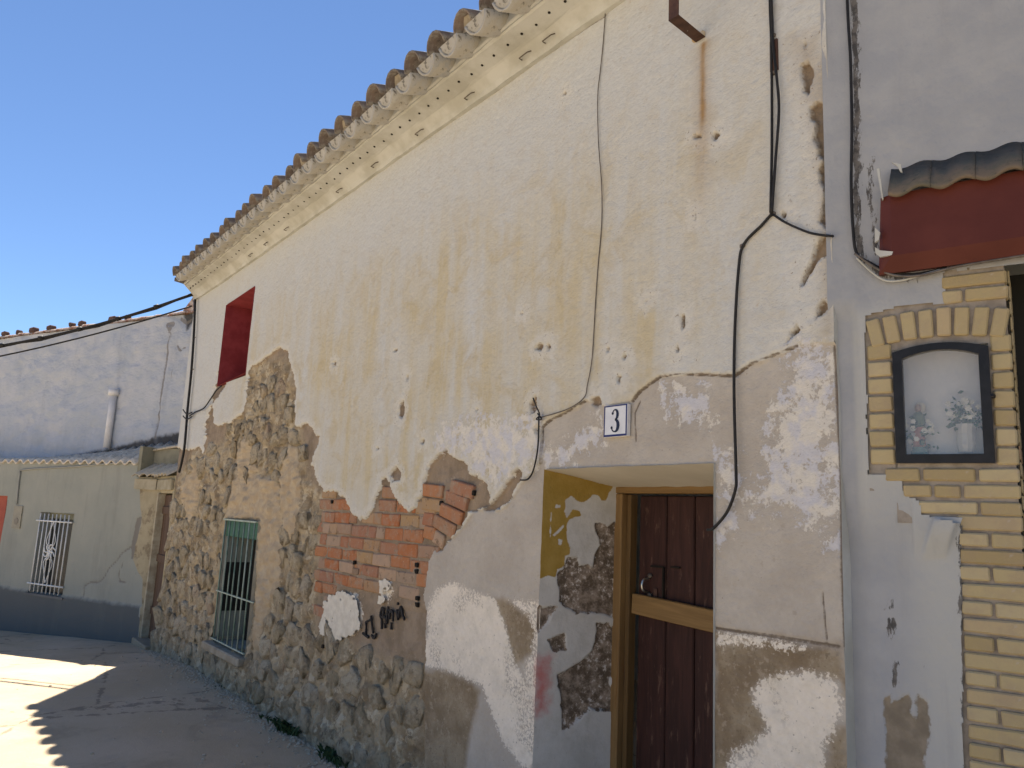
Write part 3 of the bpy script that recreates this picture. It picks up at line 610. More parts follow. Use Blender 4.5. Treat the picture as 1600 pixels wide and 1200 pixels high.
# --- doorway
DP = .44                                           # depth of the door leaf
def build_doorway():
    JX = -3.105                                    # inner end of the splayed jamb
    ys = np.linspace(0, DP + .03, 70); zs = np.linspace(-.1, DZ1, 320); Y, Z = np.meshgrid(ys, zs, indexing='ij'); X = DX0 + (JX - DX0) * Y / DP
    p0 = np.array([DX0, 0, 0]); nn = np.cross(np.array([JX - DX0, DP, 0]), np.array([0, 0, 1.0]))
    def YZ(pts, off, sc): return [(q[1], q[2]) for q in (on_plane(off[0] + x / sc, off[1] + y / sc, p0, nn) for x, y in pts)]
    A = ((820, 720), 5.0); Bz = ((820, 860), 3.077)
    yel = YZ([(140, 60), (300, 100), (690, 200), (650, 270), (632, 318), (600, 310), (560, 270), (530, 268), (490, 310), (440, 325), (400, 300), (360, 270), (320, 300), (310, 390), (330, 450), (380, 385), (430, 395), (440, 425), (390, 440), (340, 455), (325, 520), (330, 600), (355, 680), (355, 740), (315, 745), (310, 820), (255, 850), (240, 910), (180, 900), (110, 925), (100, 800), (120, 500)], *A)
    flakes = [YZ([(210, 580), (260, 540), (300, 500), (310, 515), (265, 560), (230, 590)], *A), YZ([(245, 345), (285, 345), (280, 370), (240, 365)], *A), YZ([(260, 610), (292, 620), (290, 660), (262, 650)], *A), YZ([(200, 400), (210, 400), (205, 600), (195, 600)], *A)]
    br = [YZ([(560, 495), (650, 512), (700, 480), (725, 550), (720, 800), (718, 1010), (710, 1200), (380, 1135), (280, 1095), (270, 1000), (255, 880), (310, 850), (330, 750), (415, 745), (430, 810), (540, 840), (560, 740), (595, 660), (565, 530)], *A),
          YZ([(180, 230), (300, 240), (440, 230), (440, 330), (330, 300), (240, 300), (190, 260)], *Bz),
          YZ([(350, 380), (430, 370), (445, 560), (415, 620), (425, 770), (385, 770), (320, 765), (260, 810), (190, 860), (165, 640), (160, 600), (240, 560), (330, 480)], *Bz),
          YZ([(55, 270), (155, 270), (120, 340), (55, 410)], *Bz), YZ([(110, 430), (190, 400), (200, 480), (140, 480)], *Bz), YZ([(345, 350), (400, 350), (430, 420), (350, 400)], *Bz)]
    n1 = fbm(Y * 14, Z * 14, 71, 4)
    ysd = sdf_poly(Y, Z, yel)
    for f in flakes: ysd = np.minimum(ysd, -sdf_poly(Y, Z, f))
    at = dict(yel=ysd + .004 * n1, brn=umax(Y, Z, br) + .012 * n1, red=umax(Y, Z, [YZ([(45, 520), (112, 520), (112, 640), (100, 770), (60, 780), (48, 640)], *Bz)]))
    X2 = X - .012 * sstep(-.004, .006, at['brn']) - .004 * n1 * .6
    V = np.stack([X2, Y, Z], -1).reshape(-1, 3)
    H(np_mesh('left_jamb', V, grid_faces(len(ys), len(zs)), {k: v.ravel() for k, v in at.items()}, JAMB, None))
    H(mesh_obj('right_jamb', [(DX1, 0, -.3), (DX1 + .02, DP + .1, -.3), (DX1 + .02, DP + .1, 2.0), (DX1, 0, DZ1)], [(0, 1, 2, 3)], LIME))
    xs = np.linspace(DX0, DX1, 20); so = []
    SOF = simple('soffit_plaster', (.56, .53, .46), (.50, .47, .40), 3, .9, .3, 30)
    bm = bmesh.new(); g = [[bm.verts.new((x, y, DZ1 - .075 * y / DP + random.uniform(-.002, .002))) for y in (0, .15, .3, DP + .05)] for x in xs]
    for a, b in zip(g[:-1], g[1:]):
        for k in range(3): bm.faces.new((a[k], b[k], b[k + 1], a[k + 1]))
    H(bm_obj('soffit', bm, SOF, None, True))
    # timber frame
    fr = empty('door_frame', (-2.6, DP, 0)); H(fr)
    FZ_ = 1.915
    def fb(nm, lo, hi, mat, bev=.004):
        o = box(nm, lo, hi, mat, None, None, bev); o.parent = fr; o.matrix_parent_inverse = Matrix.Translation((2.6, -DP, 0)); return o
    fb('frame_post', (-3.125, DP - .03, -.05), (-3.068, DP + .05, FZ_), FRAMEW); fb('frame_stop', (-3.066, DP + .005, -.05), (-3.035, DP + .06, FZ_ - .002), mat_wood('dark_mustard_wood', (.12, .07, .025), (.17, .10, .035), (.06, .03, .015)))
    fb('frame_head', (-3.125, DP - .032, FZ_ + .002), (-2.06, DP + .05, FZ_ + .05), RAILW)
    # leaf of vertical planks
    lf = empty('door', (-2.6, DP + .06, 0)); H(lf)
    def lp(nm, lo, hi, mat, bev=.003):
        o = box(nm, lo, hi, mat, None, None, bev); o.parent = lf; o.matrix_parent_inverse = Matrix.Translation((2.6, -DP - .06, 0)); return o
    ed = [-3.03, -2.832, -2.645, -2.47, -2.29, -2.10]
    for a, b in zip(ed[:-1], ed[1:]): lp('plank', (a + .003, DP + .062 + random.uniform(0, .004), -.05), (b - .003, DP + .10, FZ_ - .006), DOORW, .006)
    # cross rail, slightly out of level as in the photo
    ra = box('rail', (-.48, -.02, -.052), (.48, .018, .052), RAILW, None, None, .004); ra.parent = lf; ra.location = (.05, -.022, 1.318); ra.rotation_euler = (0, math.radians(2.6), 0)
    # recessed lock panel lines and fittings
    for lo, hi in (((-2.93, DP + .05, 1.535), (-2.842, DP + .062, 1.545)), ((-2.846, DP + .05, 1.37), (-2.836, DP + .062, 1.54)), ((-2.79, DP + .05, 1.542), (-2.73, DP + .062, 1.55))): lp('lock_moulding', lo, hi, HOLE, .001)
    hd = tube('handle', smooth_path([(-2.945, DP + .060, 1.475), (-2.955, DP + .03, 1.468), (-2.958, DP + .02, 1.44), (-2.955, DP + .03, 1.412), (-2.945, DP + .06, 1.405)], 4), .007, simple('worn_steel', (.55, .55, .54), (.4, .4, .38), 20, .3, 0, 60, 1.0), None, 8)
    hd.parent = lf; hd.matrix_parent_inverse = Matrix.Translation((2.6, -DP - .06, 0))
    for z in (1.49, 1.39): o = tube('escutcheon', [(-2.935, DP + .05, z), (-2.935, DP + .064, z)], .012, NAILS, None, 8); o.parent = lf; o.matrix_parent_inverse = Matrix.Translation((2.6, -DP - .06, 0))
    o = box('keyhole_plate', (-2.91, DP + .056, 1.385), (-2.885, DP + .062, 1.43), RUST, None, None, .002); o.parent = lf; o.matrix_parent_inverse = Matrix.Translation((2.6, -DP - .06, 0))
build_doorway()

# --- barred window
def build_window():
    wi = empty('barred_window', (-8.1, 0, WZ0)); H(wi); inv = Matrix.Translation((8.1, 0, -WZ0))
    def W(o): o.parent = wi; o.matrix_parent_inverse = inv; return o
    d = .34; REV = simple('window_reveal', (.40, .385, .32), (.32, .30, .24), 5, .9, .3, 40)
    W(mesh_obj('reveal', [(WX0, -.01, WZ0), (WX0, d, WZ0), (WX0, d, WZ1), (WX0, -.01, WZ1), (WX1, -.01, WZ0), (WX1, d, WZ0), (WX1, d, WZ1), (WX1, -.01, WZ1)], [(0, 1, 2, 3), (4, 7, 6, 5), (3, 2, 6, 7), (0, 4, 5, 1)], REV))
    W(box('pane', (WX0, .30, WZ0), (WX1, .32, WZ1), DARK))
    # inside leaf folded against the left reveal: green top, dusty glass, dark patch painted as the unlit interior
    W(box('casement', (WX0 + .004, .02, WZ0 + .04), (WX0 + .035, .29, WZ1 - .19), PANEM, None, None, .003))
    W(box('blind', (WX0 + .004, .012, WZ1 - .185), (WX1 - .004, .04, WZ1 - .012), GREENP, None, None, .004))
    W(box('dark_interior_patch', (WX0 + .036, .03, WZ0 + .30), (WX0 + .041, .285, WZ0 + .80), DARK, None, None, .002, .004))  # dark colour stands in for the shade inside the window
    for lo, hi in (((WX0 + .002, -.032, WZ1 - .022), (WX1 - .002, -.01, WZ1 - .004)), ((WX0 + .002, -.03, WZ0 + .02), (WX1 - .002, -.008, WZ0 + .034)), ((WX0, -.028, WZ0 + .5), (WX1 + .12, -.012, WZ0 + .514))): W(box('grille_rail', lo, hi, PALEM, None, None, .002))
    GB = simple('green_grey_bar', (.13, .20, .155), (.26, .31, .26), 9, .6, .1)
    for k in range(7):
        x = WX0 + .06 + k * (WX1 - WX0 - .12) / 6; W(tube('bar', [(x, -.02, WZ0 + .02), (x + random.uniform(-.01, .01), -.022, WZ0 + .6), (x, -.02, WZ1 - .012)], .0085, GB if k not in (5,) else PALEM, None, 6))
    W(box('sill', (WX0 - .06, -.10, WZ0 - .085), (WX1 + .05, .05, WZ0 - .004), simple('sill_cement', (.36, .32, .25), (.27, .225, .165), 6, .95, .6, 30), None, None, .012, .008))
build_window()

# --- red window recess (bricked up, painted red)
def build_red():
    d = .36; e = .004
    V = [(RX0 + e, -.012, RZ0 + e - .012), (RX1 - e, -.012, RZ0 + e + .027), (RX1 - e, -.012, RZ1 - e + .004), (RX0 + e, -.012, RZ1 - e - .016)]
    W2 = [(x, d, z) for x, _, z in V]
    o = mesh_obj('red_window_recess', V + W2, [(0, 1, 5, 4), (1, 2, 6, 5), (2, 3, 7, 6), (3, 0, 4, 7), (4, 5, 6, 7)], REDP); H(o)
build_red()

# --- cornice and eave
EV_Z = 4.50
def build_eave():
    prof = [(.02, EV_Z), (-.03, EV_Z + .002), (-.045, EV_Z + .03), (-.10, EV_Z + .075), (-.115, EV_Z + .08), (-.235, EV_Z + .105), (-.25, EV_Z + .125), (-.25, EV_Z + .17), (.1, EV_Z + .3)]
    xs = np.concatenate([[XL - .03], np.arange(XL + .47, XR + .08, .14)]); bm = bmesh.new(); g = []
    for i, x in enumerate(xs): g.append([bm.verts.new((x - (1.5 * min(y, 0) if i == 0 else 0), y + random.uniform(-.004, .004), z + random.uniform(-.003, .003) + (.0 if x > -10 else .02 * (-10 - x)))) for y, z in prof])
    for a, b in zip(g[:-1], g[1:]):
        for k in range(len(prof) - 1): bm.faces.new((a[k], b[k], b[k + 1], a[k + 1]))
    bm.faces.new(g[0]); bm.faces.new(g[-1][::-1])
    H(bm_obj('cornice', bm, LIME, None, False))
    HM = bpy.data.meshes.new('weep_hole'); b2 = bmesh.new(); add_tube(b2, [(0, 0, -.003), (0, 0, .012)], .0085, 8); bmesh.ops.recalc_face_normals(b2, faces=b2.faces); b2.to_mesh(HM); b2.free(); HM.materials.append(HOLE)
    x = XL + .36
    while x < XR:
        o = bpy.data.objects.new('weep_hole', HM); COL.objects.link(o); o.location = (x, -.165 + random.uniform(-.008, .008), EV_Z + .0895); o.rotation_euler = (-.2, 0, 0); H(o); x += .135 + random.uniform(-.012, .012)
    # iron hooks under the cornice
    for px, py in ((395, 395), (420, 370), (452, 348), (535, 283), (590, 248), (660, 195), (738, 140), (825, 78), (862, 48)):
        q = onY(px, py, -.05); z = EV_Z + .035; x = q[0]
        b3 = bmesh.new(); add_tube(b3, [(x - .05, -.055, z), (x - .04, -.085, z - .004), (x + .04, -.085, z - .002), (x + .05, -.06, z + .012)], .004, 5); H(bm_obj('hook', b3, NAILS))
    # barrel tiles
    def barrel(name, L, r0, r1, th, mat, up=True, seg=8, arc=math.pi):
        bm = bmesh.new(); sg = 1 if up else -1; rows = []
        for y, r in ((0, r0), (L, r1)):
            for rr in (r, r - th):
                rows.append([bm.verts.new((rr * math.cos(math.pi / 2 + arc * (k / seg - .5)), y, sg * rr * math.sin(math.pi / 2 + arc * (k / seg - .5)))) for k in range(seg + 1)])
        o0, i0, o1, i1 = rows
        for k in range(seg):
            bm.faces.new((o0[k], o0[k + 1], o1[k + 1], o1[k])); bm.faces.new((i0[k], i1[k], i1[k + 1], i0[k + 1])); bm.faces.new((o0[k], i0[k], i0[k + 1], o0[k + 1])); bm.faces.new((o1[k], o1[k + 1], i1[k + 1], i1[k]))
        for k in (0, seg): bm.faces.new((o0[k], o1[k], i1[k], i0[k]))
        bmesh.ops.recalc_face_normals(bm, faces=bm.faces); me = bpy.data.meshes.new(name); bm.to_mesh(me); bm.free(); me.materials.append(mat)
        for p in me.polygons: p.use_smooth = True
        return me
    cov = [barrel('cover_tile', .45, .108, .09, .014, TILE) for _ in range(2)]; chan = barrel('channel_tile', .46, .118, .12, .015, TILEW, False, 8, math.pi * .86)
    bmf = bmesh.new(); bmf.from_mesh(chan); fa = [bmf.verts.new((.104 * math.cos(a), .012 + .006 * math.sin(a * 5), .104 * math.sin(a) + .004)) for a in np.linspace(math.pi * 1.06, math.pi * 1.94, 9)]; bmf.faces.new(fa); bmf.to_mesh(chan); bmf.free()
    plug = bpy.data.meshes.new('mortar_plug'); b = bmesh.new()
    ring = [b.verts.new((.092 * math.cos(math.pi * k / 8), .06 + .012 * math.sin(k * 2.1), .092 * math.sin(math.pi * k / 8) - .004)) for k in range(9)]; b.faces.new(ring)
    ex = bmesh.ops.extrude_face_region(b, geom=list(b.faces))
    for v in [e for e in ex['geom'] if isinstance(e, bmesh.types.BMVert)]: v.co.y += .2
    bmesh.ops.recalc_face_normals(b, faces=b.faces); b.to_mesh(plug); b.free(); plug.materials.append(simple('eave_mortar', (.40, .36, .29), (.28, .245, .19), 12, .95, .6, 40))
    pitch = math.radians(19); step = .283; x = XL + .58; k = 0; EY = -.43
    EZ = 4.605
    while x < XR + .1:
        j = random.uniform(-.012, .012)
        c = bpy.data.objects.new('channel_tile', chan); COL.objects.link(c); c.location = (x + step / 2 + j, EY - .0, EZ + .068); c.rotation_euler = (pitch, random.uniform(-.04, .04), random.uniform(-.03, .03)); H(c)
        t = bpy.data.objects.new('cover_tile', random.choice(cov)); COL.objects.link(t); t.location = (x + j, EY + random.uniform(-.02, .03), EZ + .062 + random.uniform(-.008, .008)); t.rotation_euler = (pitch, random.uniform(-.08, .08), random.uniform(-.05, .05)); H(t)
        if k % 3 == 0:
            p = bpy.data.objects.new('mortar_plug', plug); COL.objects.link(p); p.location = t.location; p.rotation_euler = t.rotation_euler; H(p)
        x += step; k += 1
    # under-eave mortar bed that carries the tiles
    bm = bmesh.new(); g = []
    for xx in np.arange(XL + .38, XR + .09, .0655):
        w = .012 * math.cos(2 * math.pi * (xx - (XL - .2)) / step)
        g.append([bm.verts.new((xx, y, z + w * s)) for y, z, s in ((-.255, EZ + .04, .3), (-.265, EZ + .012, .3), (-.24, EZ + .012, .1), (-.24, EZ + .12, 0), (-.25, EZ + .10, 0))])
    for a, b2 in zip(g[:-1], g[1:]):
        for q in range(5): bm.faces.new((a[q], b2[q], b2[(q + 1) % 5], a[(q + 1) % 5]))
    bm.faces.new(g[0]); bm.faces.new(g[-1][::-1])
    H(bm_obj('eave_bed', bm, LIME, None, True))
    # upper roof: tile courses behind the eave as one rippled sheet, with a skewed left verge and a back slope
    bm = bmesh.new(); rows = []; vs_n = 7
    for i, xx in enumerate(np.arange(XL + .5, XR + .2, step / 6)):
        ph = (xx - (XL - .2)) / step; w = .05 * math.cos(2 * math.pi * ph); row = []
        for v in range(vs_n):
            yy = EY + .3 + v * .75; 
            row.append(bm.verts.new((xx, yy, EZ + .06 + (yy - EY) * math.tan(pitch) + w)))
        rows.append(row)
    for a, b in zip(rows[:-1], rows[1:]):
        for v in range(vs_n - 1): bm.faces.new((a[v], b[v], b[v + 1], a[v + 1]))
    H(kind(bm_obj('roof_tiles', bm, TILE, None, True), 'stuff'))
    # the plan is skewed: the roof and wall run on to the left behind the front corner
    yb = EY + .3 + 6 * .75; zb = EZ + .06 + (yb - EY) * math.tan(pitch); y0 = EY + .02; z0 = EZ + .045
    xe = XL + .5; k = 1.55
    V = [(xe + .02, y0, z0), (xe - k * (yb - y0), yb, zb), (xe + .02, yb, zb), (xe + .02, y0, z0 - .05), (xe - k * (yb - y0), yb, zb - .05), (xe + .02, yb, zb - .05)]
    H(mesh_obj('side_roof', V, [(0, 2, 1), (3, 4, 5), (0, 1, 4, 3), (1, 2, 5, 4), (2, 0, 3, 5)], TILE))
    V = [(XL, .17, -.6), (XL - 3.1, 2.2, -.6), (XL - 3.1, 2.2, 5.4), (XL, .17, 4.70), (XR, 4.2, -.6), (XR, 4.2, 6.1), (XL - 3.1, 4.2, -.6), (XL - 3.1, 4.2, 6.0)]
    H(mesh_obj('side_wall', V, [(0, 1, 2, 3)], LIME)); H(mesh_obj('back_wall', V, [(6, 4, 5, 7), (1, 6, 7, 2)], LIME))
build_eave()

# --- house number tile
def build_number():
    q = XZ([(948, 637), (985, 631), (980, 682), (946, 685)]); x0, x1 = -2.777, -2.617; z0, z1 = 2.162, 2.318
    r = tag(empty('house_number_tile', (x0 + .08, -.004, z0)), 'white glazed tile with blue border and the number 3 above the doorway', 'house number')
    inv = Matrix.Translation((-(x0 + .08), .004, -z0))
    def A(o): o.parent = r; o.matrix_parent_inverse = inv; return o
    GL = NT('white_glaze', .15); GL.col(GL.mix(GL.step(GL.noise(18, 5), .4, .7), (.66, .66, .66), (.58, .58, .59))); GL.b.inputs['Specular IOR Level'].default_value = .5
    BL = NT('blue_glaze', .2); BL.col((.03, .032, .12)); DK = NT('dark_blue_glaze', .2); DK.col((.022, .022, .04))
    yb = -.002
    A(box('glazed_tile', (x0, yb - .012, z0), (x1, yb + .012, z1), GL.m, None, None, .003))
    bm = bmesh.new(); t = .012; f = yb - .0135
    for lo, hi in (((x0 + .002, z0 + .002), (x1 - .002, z0 + t)), ((x0 + .002, z1 - .008), (x1 - .002, z1 - .002)), ((x0 + .002, z0 + t), (x0 + .008, z1 - .008)), ((x1 - .009, z0 + t), (x1 - .002, z1 - .008))): add_box(bm, (lo[0], f, lo[1]), (hi[0], f + .002, hi[1]))
    A(bm_obj('border', bm, BL.m))
    # the numeral: a stroke of changing width
    cx, cz, s = (x0 + x1) / 2, (z0 + z1) / 2 + .002, .056
    pts = []
    for a in np.linspace(160, -90, 14): pts.append((.42 * math.cos(math.radians(a)) - .05, .50 + .42 * math.sin(math.radians(a)), .06 + .10 * max(0, math.cos(math.radians(a)))))
    low = []
    for a in np.linspace(88, -165, 18): low.append((.54 * math.cos(math.radians(a)) - .06, -.46 + .52 * math.sin(math.radians(a)), .06 + .13 * max(0, math.cos(math.radians(a)))))
    bm = bmesh.new()
    def ribbon(P):
        prev = None; n = len(P)
        for i, (a, b, w) in enumerate(P):
            a0, b0, _ = P[max(i - 1, 0)]; a1, b1, _ = P[min(i + 1, n - 1)]; tx, tz = a1 - a0, b1 - b0; l = math.hypot(tx, tz) + 1e-9; nx, nz = -tz / l, tx / l
            p = bm.verts.new((cx + (a * .75 + nx * w) * s, f, cz + (b + nz * w) * s)); q = bm.verts.new((cx + (a * .75 - nx * w) * s, f, cz + (b - nz * w) * s))
            if prev: bm.faces.new((prev[0], p, q, prev[1]))
            prev = (p, q)
    ribbon(pts); ribbon(low)
    for ax, az in ((-.43, .62), (-.56, -.62)):
        c = [bm.verts.new((cx + (ax * .75 + .13 * math.cos(k * math.pi / 5)) * s, f - .0002, cz + (az + .13 * math.sin(k * math.pi / 5)) * s)) for k in range(10)]; bm.faces.new(c)
    A(bm_obj('numeral', bm, DK.m))
build_number()

# ================================================================== RIGHT HOUSE
rhouse = tag(empty('corner_house', tuple(P_R)), 'grey whitewashed corner house with yellow brick facing at the right edge', 'house')
RINV = Matrix.Translation(tuple(-P_R))
def RH(o): o.parent = rhouse; o.matrix_parent_inverse = RINV; return o
UE = .553                                          # jamb edge of the big opening
def build_right():
    st = UZ([(1296, -600), (1296, 200), (1300, 600), (1322, 1300), (1508, 1300), (1505, 1178), (1502, 900), (1503, 820), (1472, 810), (1440, 806), (1437, 782), (1413, 774), (1409, 745), (1356, 740), (1353, 600), (1351, 494), (1400, 478), (1450, 473), (1480, 474), (1474, 424), (2400, 330), (2400, -600)])
    us = np.unique(np.concatenate([np.linspace(-.02, .40, 85), np.linspace(.40, .70, 40), np.linspace(.70, 3.2, 20)])); zs = np.concatenate([np.linspace(-.4, 3.4, 480), np.linspace(3.42, 7.6, 70)])
    Uu, Z = np.meshgrid(us, zs, indexing='ij'); n1 = fbm(Uu * 14, Z * 14, 81, 4, .6); n2 = fbm(Uu * 45, Z * 45, 83, 3, .6)
    sd = sdf_poly(Uu, Z, [(max(u, -.05), z) for u, z in st]); sd = np.where(Uu < .06, np.maximum(sd, .2), sd); sd = np.where(Z > 2.75, .3, sd) + .007 * n1 + .003 * n2
    low = .075 * (1 - np.clip(Uu / .37, 0, 1)) ** 1.25
    shr = .028 * (1 - sstep(.045, .10, Uu))
    up = .002 + .0 * Uu
    cut = sstep(1.70, 1.60, Z); cut = np.where(Uu > .24, sstep(1.80, 1.64, Z + (Uu - .24) * .35), sstep(2.02, 1.60, Z))
    midz = (1 - cut) * sstep(2.62, 2.52, Z)
    dep = low * cut + shr * midz + up * (1 - cut) * (1 - sstep(2.62, 2.52, Z)) + .006 * fbm(Uu * 5, Z * 5, 85, 4) + .0015 * n2
    # chamfer stop: a small wedge where the square corner begins
    stop = umax(Uu, Z, [UZ([(1458, 806), (1504, 806), (1480, 872), (1436, 874)])]); dep = dep - .035 * sstep(-.004, .012, stop) * sstep(1.66, 1.80, Z)
    drk = np.full(Uu.shape, SD_MIN)
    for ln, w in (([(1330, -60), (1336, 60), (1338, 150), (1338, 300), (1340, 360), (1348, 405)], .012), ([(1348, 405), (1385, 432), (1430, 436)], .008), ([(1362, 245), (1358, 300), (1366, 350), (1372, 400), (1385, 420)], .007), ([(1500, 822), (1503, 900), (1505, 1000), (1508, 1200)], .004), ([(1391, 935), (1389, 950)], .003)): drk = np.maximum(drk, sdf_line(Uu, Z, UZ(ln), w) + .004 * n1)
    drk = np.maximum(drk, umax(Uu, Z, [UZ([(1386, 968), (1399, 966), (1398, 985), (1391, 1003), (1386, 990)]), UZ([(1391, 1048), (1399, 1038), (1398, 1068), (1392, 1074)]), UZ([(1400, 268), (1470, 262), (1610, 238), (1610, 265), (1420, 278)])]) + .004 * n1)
    br = umax(Uu, Z, [UZ([(1378, 1095), (1388, 1088), (1390, 1100), (1410, 1090), (1418, 1088), (1420, 1115), (1430, 1130), (1432, 1088), (1448, 1100), (1452, 1150), (1442, 1190), (1440, 1260), (1385, 1260), (1380, 1150)])]) + .006 * n1
    pale = sstep(.12, .33, Uu) * cut * .9 + midz * sstep(.05, .075, Uu) * .8  # painted light: brighter round the lower corner and on the bevel strip
    dep = dep + .006 * sstep(-.003, .003, br)
    V = P_R[None, None, :] + U_R[None, None, :] * Uu[..., None] - N_R[None, None, :] * dep[..., None]; V[..., 2] = Z
    Fq = grid_faces(len(us), len(zs)); c4 = (sd[:-1, :-1] + sd[1:, :-1] + sd[:-1, 1:] + sd[1:, 1:]).ravel() / 4
    RH(np_mesh('stucco', V.reshape(-1, 3), Fq[c4 > 0], {k: v.ravel() for k, v in dict(drk=drk, brn=br, pale=pale).items()}, STUC, None))
    pj = lambda x, y, o: on_plane(x, y, P_R + N_R * o, N_R)
    A_, B_, C_, D_, E_ = pj(1459, 807, .004), pj(1504, 809, .004), pj(1482, 868, -.006), pj(1437, 874, -.030), pj(1424, 812, -.034)
    T_ = pj(1490, 806, -.05)
    RH(mesh_obj('chamfer_stop', [Vector(p) for p in (A_, B_, C_, D_, E_, T_)], [(0, 3, 2, 1), (0, 4, 3), (0, 1, 5, 4), (1, 2, 5), (2, 3, 4, 5)], simple('white_stucco', (.47, .47, .45), (.40, .405, .395), 8, .9, .3, 40)))
    # mortar backing for the brick facing, with the reveal of the opening
    zn = UZ([(1403, 722)])[0][1]; zs_ = UZ([(1397, 552)])[0][1]; vs = []; fs = []; e = UE - .008
    for u0, u1, za, zb in ((.335, e, -.5, 1.80), (.19, e, 1.80, zn - .002), (.105, .197, zn - .10, 2.70), (.487, e, zn - .002, zs_ + .014), (.197, e, zs_ + .014, 2.70)):
        i = len(vs)
        for u, z in ((u0, za), (u1, za), (u1, zb), (u0, zb)): vs.append(RW(u, z, -.0105))
        fs.append((i, i + 1, i + 2, i + 3))
    p, p2 = RW(e, 0, -.0105), RW(e, 0, -.5); i = len(vs); vs += [(p.x, p.y, -.5), (p2.x, p2.y, -.5), (p2.x, p2.y, 2.7), (p.x, p.y, 2.7)]; fs.append((i, i + 1, i + 2, i + 3))
    RH(mesh_obj('mortar_backing', vs, fs, YMORT))
    q = [RW(UE - .008, 0, -.3), RW(3.2, 0, -.3)]; RH(mesh_obj('recessed_gate', [(q[0].x, q[0].y, -.5), (q[1].x, q[1].y, -.5), (q[1].x, q[1].y, 2.72), (q[0].x, q[0].y, 2.72)], [(0, 1, 2, 3)], DARK))
    back = [RW(-.02, 0, -.16), RW(3.2, 0, -.16)]; RH(mesh_obj('upper_core', [(back[0].x, back[0].y, 2.72), (back[1].x, back[1].y, 2.72), (back[1].x, back[1].y, 5.6), (back[0].x, back[0].y, 5.6)], [(0, 1, 2, 3)], YMORT))
    P0, P1 = RW(-.02, 0, -.17), RW(3.2, 0, -.17); Q0, Q1 = RW(-.02, 0, -5), RW(3.2, 0, -5); HT = 7.6
    RH(mesh_obj('unseen_upper_body', [(P0.x, P0.y, 4.3), (P1.x, P1.y, 4.3), (P1.x, P1.y, HT), (P0.x, P0.y, HT), (Q0.x, Q0.y, 4.3), (Q1.x, Q1.y, 4.3), (Q1.x, Q1.y, HT), (Q0.x, Q0.y, HT)], [(3, 2, 6, 7), (0, 3, 7, 4), (1, 5, 6, 2), (4, 7, 6, 5)], STUC))  # unseen mass, built tall to shade the street and cut bounce light
    # yellow bricks
    rot = math.atan2(U_R[1], U_R[0]); cache = {}
    def yb(u0, u1, z0, z1, tilt=0.0, out=.0):
        L, Hh = round(u1 - u0, 3), round(z1 - z0, 3); key = (L, Hh)
        key = (L, Hh, random.randrange(3))
        if key not in cache:
            bm = bmesh.new(); add_box(bm, (-L / 2, -.001, -Hh / 2), (L / 2, .045, Hh / 2), None, .005, .0022); bmesh.ops.recalc_face_normals(bm, faces=bm.faces)
            me = bpy.data.meshes.new('yellow_brick'); bm.to_mesh(me); bm.free(); me.materials.append(YBRICK); cache[key] = me
        o = bpy.data.objects.new('yellow_brick', cache[key]); COL.objects.link(o)
        o.location = RW((u0 + u1) / 2, (z0 + z1) / 2, out + random.uniform(-.0015, .0015)); o.rotation_euler = Matrix.Rotation(rot, 3, 'Z').to_euler()
        if tilt: o.rotation_euler = (Matrix.Rotation(rot, 3, 'Z') @ Matrix.Rotation(tilt, 3, 'Y')).to_euler()
        RH(o); return o
    J = .0095; CH = .0545
    # courses below the shrine: long and short bricks alternate course by course
    ztop = UZ([(1500, 805)])[0][1]; k = 0
    z = ztop - CH
    while z > -.1:
        if k % 2 == 0: yb(.372, UE, z + J, z + CH)
        else: yb(.372, .455, z + J, z + CH); yb(.455 + J, UE, z + J, z + CH)
        z -= CH; k += 1
    # corbelled courses carrying the shrine
    za = UZ([(1420, 803)])[0][1]
    yb(.25, .43, ztop + .003, ztop + .045); yb(.43 + J, UE, ztop + .003, ztop + .045)
    z2 = ztop + CH; yb(.212, .298, z2 + .003, z2 + .045); yb(.308, .385, z2 + .003, z2 + .045); yb(.395, UE, z2 + .003, z2 + .045)
    z3 = z2 + CH; yb(.158, .265, z3 + .003, z3 + .045); yb(.275, .43, z3 + .003, z3 + .045); yb(.44, UE, z3 + .003, z3 + .045)
    # side piers of header ends
    zs0 = z3 + CH + .002; za_ = UZ([(1395, 535)])[0][1] + .004; n = 7; hh = (za_ - zs0) / n
    for i in range(n): yb(.112, .190, zs0 + i * hh + .003, zs0 + (i + 1) * hh - J + .003); yb(.494, UE, zs0 + i * hh + .003, zs0 + (i + 1) * hh - J + .003)
    # segmental arch of headers
    c_u, R = (.112 + UE) / 2, .95; zc = za_ - .034 - R + .045
    m = 8
    for i in range(m):
        a = (i - (m - 1) / 2) * (UE - .112) / m / (R + .045); u = c_u + (R + .045) * math.sin(a); zc2 = zc + (R + .045) * math.cos(a)
        yb(u - .0215, u + .0215, zc2 - .05, zc2 + .05, a, .004)
    # courses above the arch on the right
    z = zc + R + .108; zt = 2.68; k = 0
    while z + .03 < zt:
        u0 = .36 if z > 2.54 else .46
        if k % 2: yb(u0, UE, z, z + .045)
        else: yb(u0, u0 + .06, z, z + .045); yb(u0 + .06 + J, UE, z, z + .045)
        z += CH; k += 1
    # brick ends on the reveal of the opening
    z = -.05
    while z < 2.65:
        bm = bmesh.new(); add_box(bm, (0, .005, 0), (.006, .22, .045), None, .002); o = bm_obj('yellow_brick', bm, YBRICK); o.location = RW(UE - .0005, z, -.045); o.rotation_euler = (0, 0, rot); RH(o); z += CH
    # painted lintel beam and its little tile course
    bm = bmesh.new(); prof = [(-.1, 2.70), (.03, 2.682), (.065, 2.735), (.065, 2.965), (-.1, 2.97)]; n = 14; g = []
